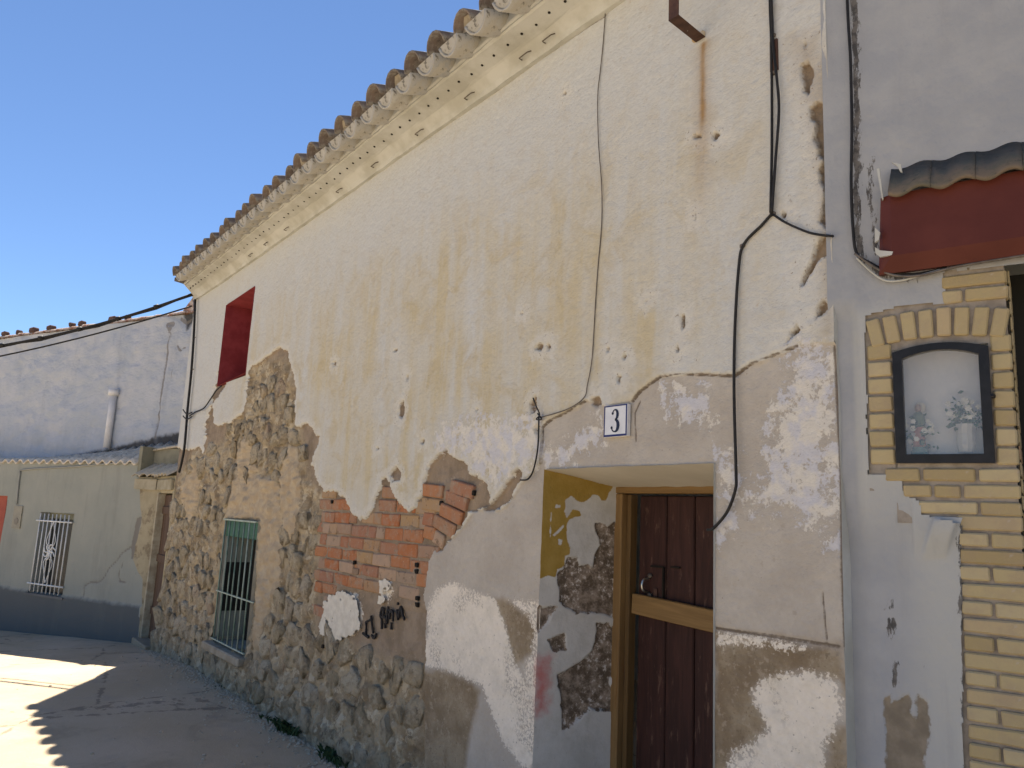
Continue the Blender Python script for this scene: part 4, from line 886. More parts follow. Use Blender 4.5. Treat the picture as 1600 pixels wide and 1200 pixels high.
    for i in range(n + 1):
        u = .172 + (3.1 - .172) * (i / n) ** 1.6; rag = .018 * (i == 0); g.append([bm.verts.new(RW(u + random.uniform(-rag, rag), z + .012 * (u - .2), o_ if i else min(o_, .05))) for o_, z in prof])
    for a, b in zip(g[:-1], g[1:]):
        for q in range(5): bm.faces.new((a[q], b[q], b[(q + 1) % 5], a[(q + 1) % 5]))
    bm.faces.new(g[0]); bm.faces.new(g[-1][::-1]); RH(bm_obj('lintel_beam', bm, BEAM))
    # chips of white paint left at the beam's ragged end
    for pl in ([(1375, 275), (1379, 274), (1385, 320), (1383, 323)], [(1372, 395), (1380, 400), (1400, 402), (1398, 407), (1380, 410), (1373, 404)], [(1372, 365), (1380, 372), (1378, 384), (1372, 388)], [(1398, 265), (1412, 268), (1414, 280), (1411, 279), (1406, 270)]):
        P = [RW(u, z, .068) for u, z in UZ(pl)]; bm = bmesh.new(); f = bm.faces.new([bm.verts.new(p) for p in P]); ex = bmesh.ops.extrude_face_region(bm, geom=[f])
        for v in [e for e in ex['geom'] if isinstance(e, bmesh.types.BMVert)]: v.co -= Vector(N_R) * .012
        RH(bm_obj('paint_chip', bm, LIME))
    LT = mat_tile('mossy_canopy_tile', (.20, .155, .11), (.12, .11, .085)); per = .134; u = .215
    while u < 3.0:
        bm = bmesh.new(); S = 10; rows = []
        for (o_, z, th) in ((-.005, 3.095, 0), (.105, 2.962, 0)):
            rows.append([bm.verts.new(RW(u + per * (k / S), z + .012 * u + .0125 * math.cos(2 * math.pi * (k / S - .76)) * (1 if o_ > 0 else .6), o_)) for k in range(S + 1)])
            rows.append([bm.verts.new(RW(u + per * (k / S), z - .016 + .012 * u + .0125 * math.cos(2 * math.pi * (k / S - .76)) * (1 if o_ > 0 else .6), o_ - .004)) for k in range(S + 1)])
        a, a2, b, b2 = rows
        for k in range(S): bm.faces.new((a[k], a[k + 1], b[k + 1], b[k])); bm.faces.new((a2[k], b2[k], b2[k + 1], a2[k + 1])); bm.faces.new((b[k], b[k + 1], b2[k + 1], b2[k])); bm.faces.new((a[k], a2[k], a2[k + 1], a[k + 1]))
        for k in (0, S): bm.faces.new((a[k], b[k], b2[k], a2[k]))
        RH(bm_obj('canopy_tile', bm, LT, None, True)); u += per + .001
build_right()

# ================================================================== SHRINE
def build_shrine():
    U0, U1 = .196, .488; Z0 = UZ([(1403, 722)])[0][1] - .004; Zs = UZ([(1397, 552)])[0][1]; rise = .024
    c = RW((U0 + U1) / 2, Z0, 0); r = tag(empty('wall_shrine', tuple(c)), 'small arched wall shrine with a black metal frame and glass in the yellow bricks', 'shrine'); inv = Matrix.Translation(tuple(-c))
    def A(o): o.parent = r; o.matrix_parent_inverse = inv; return o
    def arch(i, n, inset): a = i / n; return (U0 + inset + (U1 - U0 - 2 * inset) * a, Zs - inset * .8 + rise * (1 - (2 * a - 1) ** 2))
    N = 10
    def outline(inset): return [(U0 + inset, Z0 + inset)] + [arch(i, N, inset) for i in range(N + 1)] + [(U1 - inset, Z0 + inset)]
    def loft(name, o1, y1, o2, y2, mat, closed=True):
        vs = [RW(u, z, y1) for u, z in o1] + [RW(u, z, y2) for u, z in o2]; n = len(o1); fs = [(k, (k + 1) % n, n + (k + 1) % n, n + k) for k in range(n)]; return vs, fs
    a, b = outline(0), outline(.03); vs = []; fs = []; n = len(a)
    for o_, y in ((a, -.02), (a, .012), (b, .012), (b, -.02)): vs += [RW(u, z, y) for u, z in o_]
    for L in range(3): fs += [(L * n + k, L * n + (k + 1) % n, (L + 1) * n + (k + 1) % n, (L + 1) * n + k) for k in range(n)]
    A(mesh_obj('frame', vs, fs, FRAMEB))
    G = bpy.data.materials.new('sky_haze_glass'); G.use_nodes = True; t = G.node_tree; t.nodes.clear(); o = t.nodes.new('ShaderNodeOutputMaterial'); tr = t.nodes.new('ShaderNodeBsdfTransparent'); df = t.nodes.new('ShaderNodeBsdfDiffuse'); gl = t.nodes.new('ShaderNodeBsdfGlossy')
    df.inputs[0].default_value = (.6, .6, .58, 1); gl.inputs[1].default_value = .02; m1 = t.nodes.new('ShaderNodeMixShader'); m2 = t.nodes.new('ShaderNodeMixShader'); nz = t.nodes.new('ShaderNodeTexNoise'); nz.inputs['Scale'].default_value = 9; mr = t.nodes.new('ShaderNodeMapRange'); mr.inputs[3].default_value = .07; mr.inputs[4].default_value = .15  # diffuse film imitates the milky sky reflection on the glass
    fr = t.nodes.new('ShaderNodeFresnel'); fr.inputs[0].default_value = 1.5
    t.links.new(nz.outputs[0], mr.inputs[0]); t.links.new(mr.outputs[0], m1.inputs[0]); t.links.new(tr.outputs[0], m1.inputs[1]); t.links.new(df.outputs[0], m1.inputs[2]); t.links.new(fr.outputs[0], m2.inputs[0]); t.links.new(m1.outputs[0], m2.inputs[1]); t.links.new(gl.outputs[0], m2.inputs[2]); t.links.new(m2.outputs[0], o.inputs[0])
    g = outline(.026); A(mesh_obj('glass', [RW(u, z, 0) for u, z in g] + [RW(u, z, -.003) for u, z in g], [tuple(range(n)), tuple(range(2 * n - 1, n - 1, -1))] + [(k, n + k, n + (k + 1) % n, (k + 1) % n) for k in range(n)], G))
    NI = simple('niche_plaster', (.70, .70, .68), (.62, .62, .60), 5, .9, .2, 30)
    d = outline(.002); D = .11
    vs = [RW(u, z, -.021) for u, z in d] + [RW(u, z, -D) for u, z in d]; fs = [(k, (k + 1) % n, n + (k + 1) % n, n + k) for k in range(n)] + [tuple(range(n, 2 * n))]
    A(mesh_obj('niche', vs, fs, NI))
    bm = bmesh.new(); add_tube(bm, [RW(U1 + .001, Z0 + .22, .008), RW(U1 + .01, Z0 + .22, .012)], .007, 8); A(bm_obj('latch', bm, FRAMEB))
    # figurine
    fu, fz = .262, Z0 + .112; fy = -.065; base = RW(fu, fz - .075, fy)
    f = tag(empty('figurine', tuple(base)), 'small figurine in green cape and reddish robe behind the shrine glass', 'figurine'); finv = Matrix.Translation(tuple(-base))
    def Fp(o): o.parent = f; o.matrix_parent_inverse = finv; return o
    def lathe(name, prof, mat):
        bm = bmesh.new(); S = 12; rows = [[bm.verts.new(base + Vector((rr * math.cos(2 * math.pi * k / S), rr * .8 * math.sin(2 * math.pi * k / S), z))) for k in range(S)] for rr, z in prof]
        for a, b in zip(rows[:-1], rows[1:]):
            for k in range(S): bm.faces.new((a[k], a[(k + 1) % S], b[(k + 1) % S], b[k]))
        bm.faces.new(rows[0]); bm.faces.new(rows[-1][::-1]); return Fp(bm_obj(name, bm, mat, None, True))
    lathe('plinth', [(.03, 0), (.03, .012), (.026, .014), (.026, .024)], simple('teal_plinth', (.12, .26, .22), (.16, .32, .28), 20)); lathe('robe', [(.022, .025), (.019, .06), (.015, .10), (.016, .112)], simple('robe_paint', (.36, .15, .11), (.44, .21, .16), 20))
    lathe('cape', [(.021, .095), (.022, .115), (.019, .14), (.008, .150)], simple('cape_paint', (.10, .16, .085), (.14, .2, .11), 20)); lathe('head', [(.005, .148), (.0095, .156), (.0105, .165), (.008, .174), (.003, .178)], simple('face_paint', (.42, .30, .22), (.36, .24, .17), 20))
    hb = bmesh.new(); add_tube(hb, [base + Vector((.0, .012, .166)), base + Vector((.0, .015, .166))], .02, 14); Fp(bm_obj('halo', hb, simple('pale_halo', (.6, .56, .42), (.66, .6, .48), 20)))
    # flower arrangements
    LEAF = simple('leaf_green', (.02, .075, .035), (.04, .11, .05), 30, .6, 0); PET = simple('white_petal', (.78, .77, .70), (.70, .68, .58), 30, .7, 0)
    def flowers(name, label, u, z, w, h, n, nl, seed, vase):
        rr = random.Random(seed); b0 = RW(u, z, -.06); fl = tag(empty(name, tuple(b0)), label, 'flowers'); fi = Matrix.Translation(tuple(-b0))
        def Q(o): o.parent = fl; o.matrix_parent_inverse = fi; return o
        bm = bmesh.new()
        for _ in range(nl):
            uu = u + rr.gauss(0, w * .4); zz = z + abs(rr.gauss(.35, .28)) * h; p = RW(uu, zz, -.06 + rr.uniform(-.03, .03)); a = rr.uniform(0, 6.28); d1 = Vector((math.cos(a), .4 * math.sin(a * 2), math.sin(a))).normalized(); s = d1.cross(Vector((rr.uniform(-1, 1), 1, rr.uniform(-1, 1)))).normalized(); l = rr.uniform(.013, .026)
            bm.faces.new([bm.verts.new(q) for q in (p, p + d1 * l * .5 + s * l * .28, p + d1 * l, p + d1 * l * .5 - s * l * .28)])
        Q(bm_obj('leaves', bm, LEAF))
        for _ in range(n):
            uu = u + rr.uniform(-w, w) * .85; zz = z + rr.uniform(.15, .95) * h; p = RW(uu, zz, -.045 + rr.uniform(-.02, .02)); bm = bmesh.new(); rad = rr.uniform(.008, .0125)
            for k in range(6):
                a = 2 * math.pi * k / 6; e = Vector(U_R) * math.cos(a) + Vector((0, 0, math.sin(a))); s = Vector(U_R) * -math.sin(a) + Vector((0, 0, math.cos(a))); nrm = Vector(N_R)
                bm.faces.new([bm.verts.new(q) for q in (p + nrm * .002, p + e * rad * .6 + s * rad * .45 + nrm * .004, p + e * rad + nrm * .001, p + e * rad * .6 - s * rad * .45 + nrm * .004)])
            Q(bm_obj('blossom', bm, PET))
        if vase:
            bm = bmesh.new(); S = 12; rows = [[bm.verts.new(b0 + Vector((rr_ * math.cos(2 * math.pi * k / S), rr_ * math.sin(2 * math.pi * k / S), zz))) for k in range(S)] for rr_, zz in ((.024, -.085), (.03, -.06), (.028, -.02), (.034, .012))]
            for a, b in zip(rows[:-1], rows[1:]):
                for k in range(S): bm.faces.new((a[k], a[(k + 1) % S], b[(k + 1) % S], b[k]))
            bm.faces.new(rows[0]); Q(bm_obj('vase', bm, simple('pale_vase', (.5, .5, .47), (.58, .57, .53), 20, .3)))
    flowers('flower_arrangement', 'white flowers with dark leaves in a pale vase, right side of the shrine', .405, Z0 + .125, .07, .10, 17, 150, 4, True)
    flowers('flower_spray', 'loose spray of white flowers around the figurine behind the shrine glass', .262, Z0 + .06, .055, .13, 16, 60, 9, False)
build_shrine()

# ================================================================== GREEN HOUSE, GATE WALL, WHITE HOUSE
def build_green():
    r = tag(empty('green_cottage', tuple(GW(2, 0))), 'low pale green cottage with grey plinth and white window grille at street end', 'house'); inv = Matrix.Translation(tuple(-GW(2, 0)))
    def A(o): o.parent = r; o.matrix_parent_inverse = inv; return o
    sw = SZ([(65, 800), (113, 803), (47, 925), (100, 932)]); s0, s1 = 1.82, 2.66; z0, z1 = .30, 1.52
    ds = SZ([(12, 775)])[0]; d0 = ds[0]; dz1 = ds[1]
    ss = np.unique(np.concatenate([np.linspace(-.05, 5, 140), [s0, s1, d0], np.linspace(5.2, 9, 10)])); zs = np.unique(np.concatenate([np.linspace(-.8, 2.3, 110), [z0, z1, dz1]]))
    S, Z = np.meshgrid(ss, zs, indexing='ij'); n = fbm(S * 6, Z * 6, 91, 4)
    pl = .315 + .022 * n + .008 * fbm(S * 20, Z * 3, 93, 3); drk = np.clip(pl - Z, -.3, .3)
    q = lambda x, y: (20 + x / 5, 760 + y / 5)
    crk = np.maximum(sdf_line(S, Z, SZ([q(*p) for p in ((925, 470), (850, 520), (810, 580), (750, 640), (720, 700), (680, 745), (600, 750), (555, 780), (550, 860))]), .016), sdf_line(S, Z, SZ([q(*p) for p in ((860, 590), (825, 680), (835, 745), (880, 750))]), .014))
    crk = np.maximum(crk, umax(S, Z, [SZ([q(*p) for p in ((970, 250), (1010, 230), (960, 470), (980, 560), (920, 570), (930, 420))])]))
    wed = sdf_poly(S, Z, SZ([(214, 690), (216, 740), (221, 800), (219, 825), (211, 850), (207, 872), (214, 890), (222, 905), (219, 1000), (224, 1040), (330, 1040), (330, 690)])) + .02 * n
    dep = .012 * fbm(S * 2, Z * 2, 95, 3) + .012 * sstep(-.004, .004, crk) - .02 * sstep(-.01, .01, pl - Z)
    V = P_G[None, None] + S_G[None, None] * S[..., None] - N_G[None, None] * dep[..., None]; V[..., 2] = Z
    sc = (ss[:-1] + ss[1:]) / 2; zc = (zs[:-1] + zs[1:]) / 2; SC_, ZC = np.meshgrid(sc, zc, indexing='ij')
    op = ((SC_ < .50) & (ZC > 2.10)) | ((SC_ > s0) & (SC_ < s1) & (ZC > z0) & (ZC < z1)) | ((SC_ > d0) & (SC_ < d0 + .95) & (ZC < dz1))
    A(np_mesh('wall', V.reshape(-1, 3), grid_faces(len(ss), len(zs))[~op.ravel()], dict(drk=np.where(wed > 0, -.3, drk).ravel(), crk=crk.ravel(), wed=wed.ravel()), mat_far('pale_green_render', (.275, .285, .25), (.305, .31, .27), (.10, .105, .105), .15), None))
    # window
    w = empty('window', tuple(GW((s0 + s1) / 2, z0))); A(w); wi = Matrix.Translation(tuple(-GW((s0 + s1) / 2, z0)))
    def Wn(o): o.parent = w; o.matrix_parent_inverse = wi; return o
    rv = [GW(s, z, o) for o in (.0, -.2) for s, z in ((s0, z0), (s1, z0), (s1, z1), (s0, z1))]
    Wn(mesh_obj('reveal', rv, [(0, 1, 5, 4), (1, 2, 6, 5), (2, 3, 7, 6), (3, 0, 4, 7)], simple('green_reveal', (.33, .34, .30), (.37, .38, .34), 4)))
    Wn(mesh_obj('pane', [GW(s, z, -.18) for s, z in ((s0, z0), (s1, z0), (s1, z1), (s0, z1))], [(0, 1, 2, 3)], simple('dark_pane', (.028, .03, .03), (.04, .042, .04), 3, .25, 0)))
    Wn(mesh_obj('valance', [GW(s, z, -.15) for s, z in ((s0, z1 - .09), (s1, z1 - .09), (s1, z1), (s0, z1))], [(0, 1, 2, 3)], simple('valance_cloth', (.30, .30, .22), (.22, .22, .16), 12)))
    for k in range(8):
        s = s0 + .06 + k * (s1 - s0 - .12) / 7; Wn(tube('bar', [GW(s, z0 + .02, .03), GW(s, z1 - .02, .03)], .010, WHITEM, None, 6))
    for z in (z0 + .14, z1 - .13): Wn(tube('rail', [GW(s0 - .03, z, .03), GW(s1 + .03, z, .03)], .013, WHITEM, None, 6))
    bm = bmesh.new(); cs, cz = (s0 + s1) / 2, (z0 + z1) / 2 + .02
    for a in range(4):
        sg = (-1) ** a; vz = 1 if a < 2 else -1
        add_tube(bm, smooth_path([GW(cs + sg * .02, cz + vz * .05, .034), GW(cs + sg * .11, cz + vz * .16, .034), GW(cs + sg * .05, cz + vz * .33, .034), GW(cs, cz + vz * .46, .034)], 4), .007, 5)
    for a in range(8):
        t = a * math.pi / 4; add_tube(bm, smooth_path([GW(cs, cz, .036), GW(cs + .10 * math.cos(t), cz + .10 * math.sin(t), .04), GW(cs + .15 * math.cos(t + .5), cz + .12 * math.sin(t + .5), .036)], 4), .011, 5)
    Wn(bm_obj('ornament', bm, WHITEM, None, True))
    bs = [GW(s, z, o) for o in (.04, -.02) for s, z in ((s0 - .06, z0 - .035), (s1 + .06, z0 - .035), (s1 + .06, z0 - .004), (s0 - .06, z0 - .004))]
    Wn(mesh_obj('sill', bs, [(0, 1, 2, 3), (4, 7, 6, 5), (0, 4, 5, 1), (3, 2, 6, 7), (0, 3, 7, 4), (1, 5, 6, 2)], simple('grey_sill', (.12, .12, .12), (.16, .16, .155), 5)))
    # door
    dr = [GW(s, z, o) for o in (-.05, -.1) for s, z in ((d0, -.6), (d0 + .95, -.6), (d0 + .95, dz1), (d0, dz1))]
    A(mesh_obj('door', dr, [(0, 1, 2, 3), (4, 7, 6, 5), (2, 6, 7, 3), (0, 3, 7, 4)], ORANGE)); A(mesh_obj('door_reveal', [GW(d0, z, o) for o, z in ((.0, -.6), (-.06, -.6), (-.06, dz1), (0, dz1))], [(0, 1, 2, 3)], ORANGE))
    # meter box and its conduit
    mb = SZ([(24, 790), (38, 790), (21, 826), (35, 826)]); ms, mz0, mz1 = mb[2][0], mb[3][1], mb[0][1]; ms = (mb[0][0] + mb[1][0]) / 2
    P = [GW(s, z, o) for o in (.02, -.01) for s, z in ((ms - .11, mz0), (ms + .11, mz0), (ms + .11, mz1), (ms - .11, mz1))]; MB = simple('grey_box', (.29, .27, .21), (.25, .23, .18), 10, .6)
    b = mesh_obj('meter_box', P, [(0, 1, 2, 3), (4, 7, 6, 5), (0, 4, 5, 1), (3, 2, 6, 7), (0, 3, 7, 4), (1, 5, 6, 2)], MB); A(b)
    lens = bmesh.new(); add_tube(lens, [GW(ms, mz0 + .11, .02), GW(ms, mz0 + .11, .026)], .055, 14); A(bm_obj('meter_dial', lens, simple('dial_grey', (.2, .18, .15), (.24, .22, .18), 10)))
    cp = SZ([(28, 788), (33, 742), (40, 734), (120, 729), (205, 722)]); A(tube('conduit', smooth_path([GW(s, z, .02) for s, z in cp], 4), .012, simple('painted_conduit', (.27, .275, .25), (.3, .3, .27), 10), None, 6))
    # roof: rows of small barrel tiles rising to the white wall
    bm = bmesh.new(); st_ = np.arange(.5, 9, .045); rows = []
    for s in st_:
        w = .032 * math.cos(2 * math.pi * s / .21); zt = 2.30 + max(0, .36 - .095 * (s - .2)) ; row = []
        for v in range(6):
            t = v / 5; row.append(bm.verts.new(GW(s, 2.315 + (zt - 2.30) * t + w + (.03 if v % 2 else 0), .04 - .65 * t)))
        rows.append(row)
    for a, b in zip(rows[:-1], rows[1:]):
        for v in range(5): bm.faces.new((a[v], b[v], b[v + 1], a[v + 1]))
    ex = bmesh.ops.extrude_face_region(bm, geom=list(bm.faces))
    for v in [e for e in ex['geom'] if isinstance(e, bmesh.types.BMVert)]: v.co.z -= .025
    A(kind(bm_obj('roof_tiles', bm, mat_tile('pale_old_tile', (.62, .54, .42), (.66, .60, .50)), None, True), 'stuff'))
build_green()

def build_gate():
    r = tag(empty('gate_wall', (-11.5, 0, 0)), 'short ochre wall with narrow brown door, between green cottage and old house', 'gate'); inv = Matrix.Translation((11.5, 0, 0))
    def A(o): o.parent = r; o.matrix_parent_inverse = inv; return o
    OCH = NT('ochre_wall_plaster', .92); c = OCH.mix(OCH.step(OCH.noise(4, 6, .65), .35, .65), (.36, .31, .20), (.42, .37, .25)); c = OCH.mix(OCH.math('MULTIPLY', OCH.step(OCH.noise(6, 6, .7), .52, .66), .7), c, (.20, .155, .10)); OCH.col(c); OCH.bump(OCH.noise(20, 5), .5, .02); OCH = OCH.m
    bm = bmesh.new(); dx0, dx1, dz = -11.80, -11.10, 1.88
    for lo, hi in (((-11.88, .015, -.6), (dx0, .35, 2.12)), ((dx1, .015, -.6), (-11.062, .35, 2.12)), ((dx0, .017, dz), (dx1, .35, 2.118))): add_box(bm, lo, hi, None, .01)
    A(bm_obj('wall', bm, OCH))
    LL = simple('lintel_lime', (.38, .34, .25), (.30, .265, .18), 6, .9, .5, 30)
    A(box('lintel', (-11.86, -.03, 1.92), (-11.07, .014, 2.07), LL, None, None, .01, .006))
    c8 = [GW(s_, z_, o_) for o_ in (.035, -.01) for s_, z_ in ((-.0, 1.92), (.47, 1.93), (.47, 2.075), (-.0, 2.07))]
    A(mesh_obj('lintel', c8, [(0, 1, 2, 3), (4, 7, 6, 5), (0, 4, 5, 1), (3, 2, 6, 7), (0, 3, 7, 4), (1, 5, 6, 2)], LL))
    d = empty('door', (-11.45, .08, 0)); A(d); di = Matrix.Translation((11.45, -.08, 0))
    def D(o): o.parent = d; o.matrix_parent_inverse = di; return o
    for k in range(4): D(box('plank', (dx0 + .03 + k * .165, .085, -.12), (dx0 + .19 + k * .165, .12, dz - .02), BROWND, None, None, .004))
    for z in (.25, .95, 1.6): D(box('batten', (dx0 + .03, .065, z), (dx1 - .01, .0845, z + .1), BROWND, None, None, .004))
    A(box('door_jamb', (dx0 - .03, -.012, -.15), (dx0 + .028, .10, dz), simple('worn_jamb', (.42, .38, .28), (.3, .25, .17), 9, .9, .4), None, None, .006))
    A(box('threshold', (dx0 - .08, -.10, -.25), (dx1 + .02, .10, -.07), simple('threshold_stone', (.27, .22, .15), (.34, .28, .2), 8, .95, .5), None, None, .012))
    # coping of small tiles and the little gable wall behind it
    PT = mat_tile('limed_old_tile', (.50, .44, .34), (.44, .39, .30))
    rg = math.atan2(-S_G[1], -S_G[0])
    for k in range(8):
        bm = bmesh.new(); S = 6; rows = []
        for y, z in ((-.10, 2.10), (.20, 2.27)):
            for rr in (.09, .072): rows.append([bm.verts.new((rr * math.cos(math.pi * q / S), y, z + rr * .5 * math.sin(math.pi * q / S))) for q in range(S + 1)])
        a, a2, b, b2 = rows
        for q in range(S): bm.faces.new((a[q], a[q + 1], b[q + 1], b[q])); bm.faces.new((a2[q], b2[q], b2[q + 1], a2[q + 1])); bm.faces.new((a[q], a2[q], a2[q + 1], a[q + 1]))
        o = bm_obj('coping_tile', bm, PT, None, True); dz = random.uniform(-.01, .01)
        if k < 3: o.location = GW(.38 - k * .165, dz, -.0); o.rotation_euler = (0, 0, rg)
        else: o.location = (-11.83 + (k - 3) * .172, 0, dz)
        A(o)
    MC = simple('mossy_cement', (.25, .24, .18), (.18, .17, .125), 5, .95, .5, 30)
    def slab(name, s0, s1, z0, z1, o0, o1, mat):
        P = [GW(s_, z_, o_) for o_ in (o0, o1) for s_, z_ in ((s0, z0), (s1, z0), (s1, z1), (s0, z1))]; return A(mesh_obj(name, P, [(0, 1, 2, 3), (4, 7, 6, 5), (0, 4, 5, 1), (3, 2, 6, 7), (0, 3, 7, 4), (1, 5, 6, 2)], mat))
    slab('gable_wall', -1.2, .425, 2.05, 2.53, -.20, -.40, MC); slab('gable_pier', .43, .50, 2.09, 2.545, -.004, -.40, MC)
    bm = bmesh.new(); g = [[bm.verts.new(GW(s_, z + .045 * math.sin((s_ + .9) * 2.6), o_)) for o_, z in ((-.17, 2.535), (-.38, 2.60), (-.60, 2.64))] for s_ in np.linspace(-1.2, .52, 12)]
    for a, b in zip(g[:-1], g[1:]):
        for k in range(2): bm.faces.new((a[k], b[k], b[k + 1], a[k + 1]))
    ex = bmesh.ops.extrude_face_region(bm, geom=list(bm.faces))
    for v in [e for e in ex['geom'] if isinstance(e, bmesh.types.BMVert)]: v.co.z -= .03
    A(bm_obj('gable_roof', bm, PT, None, True))
build_gate()

OFFW = .62
def build_white():
    r = tag(empty('white_house', tuple(GW(2, 0, -OFFW))), 'tall bluish white lime washed wall with a tiled verge rising behind the green cottage', 'house'); inv = Matrix.Translation(tuple(-GW(2, 0, -OFFW)))
    def A(o): o.parent = r; o.matrix_parent_inverse = inv; return o
    ztop = lambda s: 4.72 - .012 * (s - 1)
    ss = np.concatenate([np.linspace(-2.6, 6, 190), np.linspace(6.2, 11, 12)]); ts = np.linspace(0, 1, 130); S, T = np.meshgrid(ss, ts, indexing='ij'); ZT_ = 4.70 - .010 * (S - 1); Z = -.7 + (ZT_ + .7) * T
    lump = fbm(S * 1.6, Z * 3.2, 101, 4)
    crk = np.full(S.shape, SD_MIN)
    for ln, w in (([(262, 507), (266, 520), (262, 540), (257, 570), (254, 595), (250, 640), (245, 660), (243, 685)], .022), ([(262, 508), (272, 505), (267, 515)], .03), ([(276, 540), (280, 548), (288, 543)], .02), ([(297, 500), (290, 505), (282, 498)], .03), ([(270, 575), (268, 590)], .015)): crk = np.maximum(crk, sdf_line(S, Z, SZ(ln, OFFW), w))
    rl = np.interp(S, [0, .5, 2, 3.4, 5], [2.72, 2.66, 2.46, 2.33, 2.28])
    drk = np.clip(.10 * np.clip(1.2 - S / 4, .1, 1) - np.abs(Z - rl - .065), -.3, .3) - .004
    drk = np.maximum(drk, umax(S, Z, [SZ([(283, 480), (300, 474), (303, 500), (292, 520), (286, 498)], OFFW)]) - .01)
    for k in range(46):
        a_ = rng.uniform(.2, 6); b_ = rng.uniform(2.7, 4.6); crk = np.maximum(crk, sdf_line(S, Z, [(a_, b_), (a_ + rng.uniform(.08, .3), b_ + rng.uniform(-.04, .04))], rng.uniform(.002, .009)) - .006)
    dep = -.045 * lump - .02 * fbm(S * 6, Z * 9, 103, 3) + .015 * sstep(-.01, .01, crk)
    V = P_G[None, None] + S_G[None, None] * S[..., None] - N_G[None, None] * (OFFW + dep)[..., None]; V[..., 2] = Z
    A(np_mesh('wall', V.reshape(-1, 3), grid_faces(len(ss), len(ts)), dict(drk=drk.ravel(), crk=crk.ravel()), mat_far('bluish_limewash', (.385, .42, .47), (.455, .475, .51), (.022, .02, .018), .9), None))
    # mass of the building behind
    c = [GW(s, 0, o) for s, o in ((-2.6, -OFFW - .1), (11, -OFFW - .1), (11, -6), (-2.6, -6))]; vs = [(p.x, p.y, -.7) for p in c] + [(p.x, p.y, z) for p, z in zip(c, (4.68, 4.58, 4.2, 4.2))]
    A(mesh_obj('body', vs, [(4, 5, 6, 7), (0, 4, 7, 3), (1, 2, 6, 5), (3, 7, 6, 2)], LIME))
    VT = mat_tile('verge_tile', (.34, .17, .11), (.50, .43, .36)); bmv = bmesh.new(); S6 = 6; rows = []
    for x, rr in ((-.2, .075), (.2, .065)):
        for q_ in (rr, rr - .014): rows.append([bmv.verts.new((x, q_ * math.cos(math.pi * k / S6), q_ * .8 * math.sin(math.pi * k / S6))) for k in range(S6 + 1)])
    a, a2, b, b2 = rows
    for k in range(S6): bmv.faces.new((a[k], a[k + 1], b[k + 1], b[k])); bmv.faces.new((a2[k], b2[k], b2[k + 1], a2[k + 1])); bmv.faces.new((a[k], a2[k], a2[k + 1], a[k + 1])); bmv.faces.new((b[k], b[k + 1], b2[k + 1], b2[k]))
    bmesh.ops.recalc_face_normals(bmv, faces=bmv.faces); vm = bpy.data.meshes.new('verge_tile'); bmv.to_mesh(vm); bmv.free(); vm.materials.append(VT); rot = math.atan2(S_G[1], S_G[0]); s = -2.2
    while s < 10.6:
        o = bpy.data.objects.new('verge_tile', vm); COL.objects.link(o); o.location = GW(s, 4.705 - .010 * (s - 1), -OFFW - .03 + random.uniform(-.012, .012)); o.rotation_euler = (random.uniform(-.05, .05), random.uniform(-.03, .03), rot + math.pi * (random.random() < .5) + random.uniform(-.04, .04)); A(o); s += .375
    for px, py, w in ((178, 497, .075), (80, 513, .06), (53, 517, .07), (8, 527, .06), (128, 508, .05), (30, 524, .03), (112, 512, .03), (200, 496, .025)):
        s, z = SZ([(px, py)], OFFW + .03)[0]; bm = bmesh.new(); add_box(bm, (-w, -.06, -.03), (w, .06, .055), None, .018, .012); o = bm_obj('roof_stone', bm, simple('dark_red_stone', (.075, .045, .038), (.12, .075, .06), 14, .95, .5)); o.location = GW(s, 4.705 - .010 * (s - 1) + .075, -OFFW - .03); o.rotation_euler = (0, 0, rot); A(o)
    s, z = SZ([(297, 476)], OFFW)[0]; bm = bmesh.new(); vs = [bm.verts.new(p) for p in [GW(s + .15, z - .12, -OFFW + .02), GW(s - .12, z - .12, -OFFW + .02), GW(s - .06, z + .1, -OFFW + .02), GW(s + .15, z - .12, -OFFW - .3), GW(s - .12, z - .12, -OFFW - .3), GW(s - .06, z + .1, -OFFW - .3)]]
    for f in ((0, 1, 2), (3, 5, 4), (0, 2, 5, 3), (1, 4, 5, 2)): bm.faces.new([vs[i] for i in f])
    A(bm_obj('ridge_end', bm, VT))
    # vent pipe
    pa, pb = SZ([(178, 615), (166, 690)], OFFW - .06); ps = pb[0]; pipe = [GW(pa[0], pa[1], -OFFW + .06), GW(pa[0], pb[1] - .1, -OFFW + .06)]
    PW = simple('white_pipe', (.66, .66, .66), (.58, .58, .58), 8, .7, .2); A(tube('vent_pipe', pipe, .055, PW, None, 12)); A(tube('pipe_collar', [GW(pa[0], pa[1] - .03, -OFFW + .06), GW(pa[0], pa[1] + .07, -OFFW + .06)], .085, PW, None, 12))
build_white()

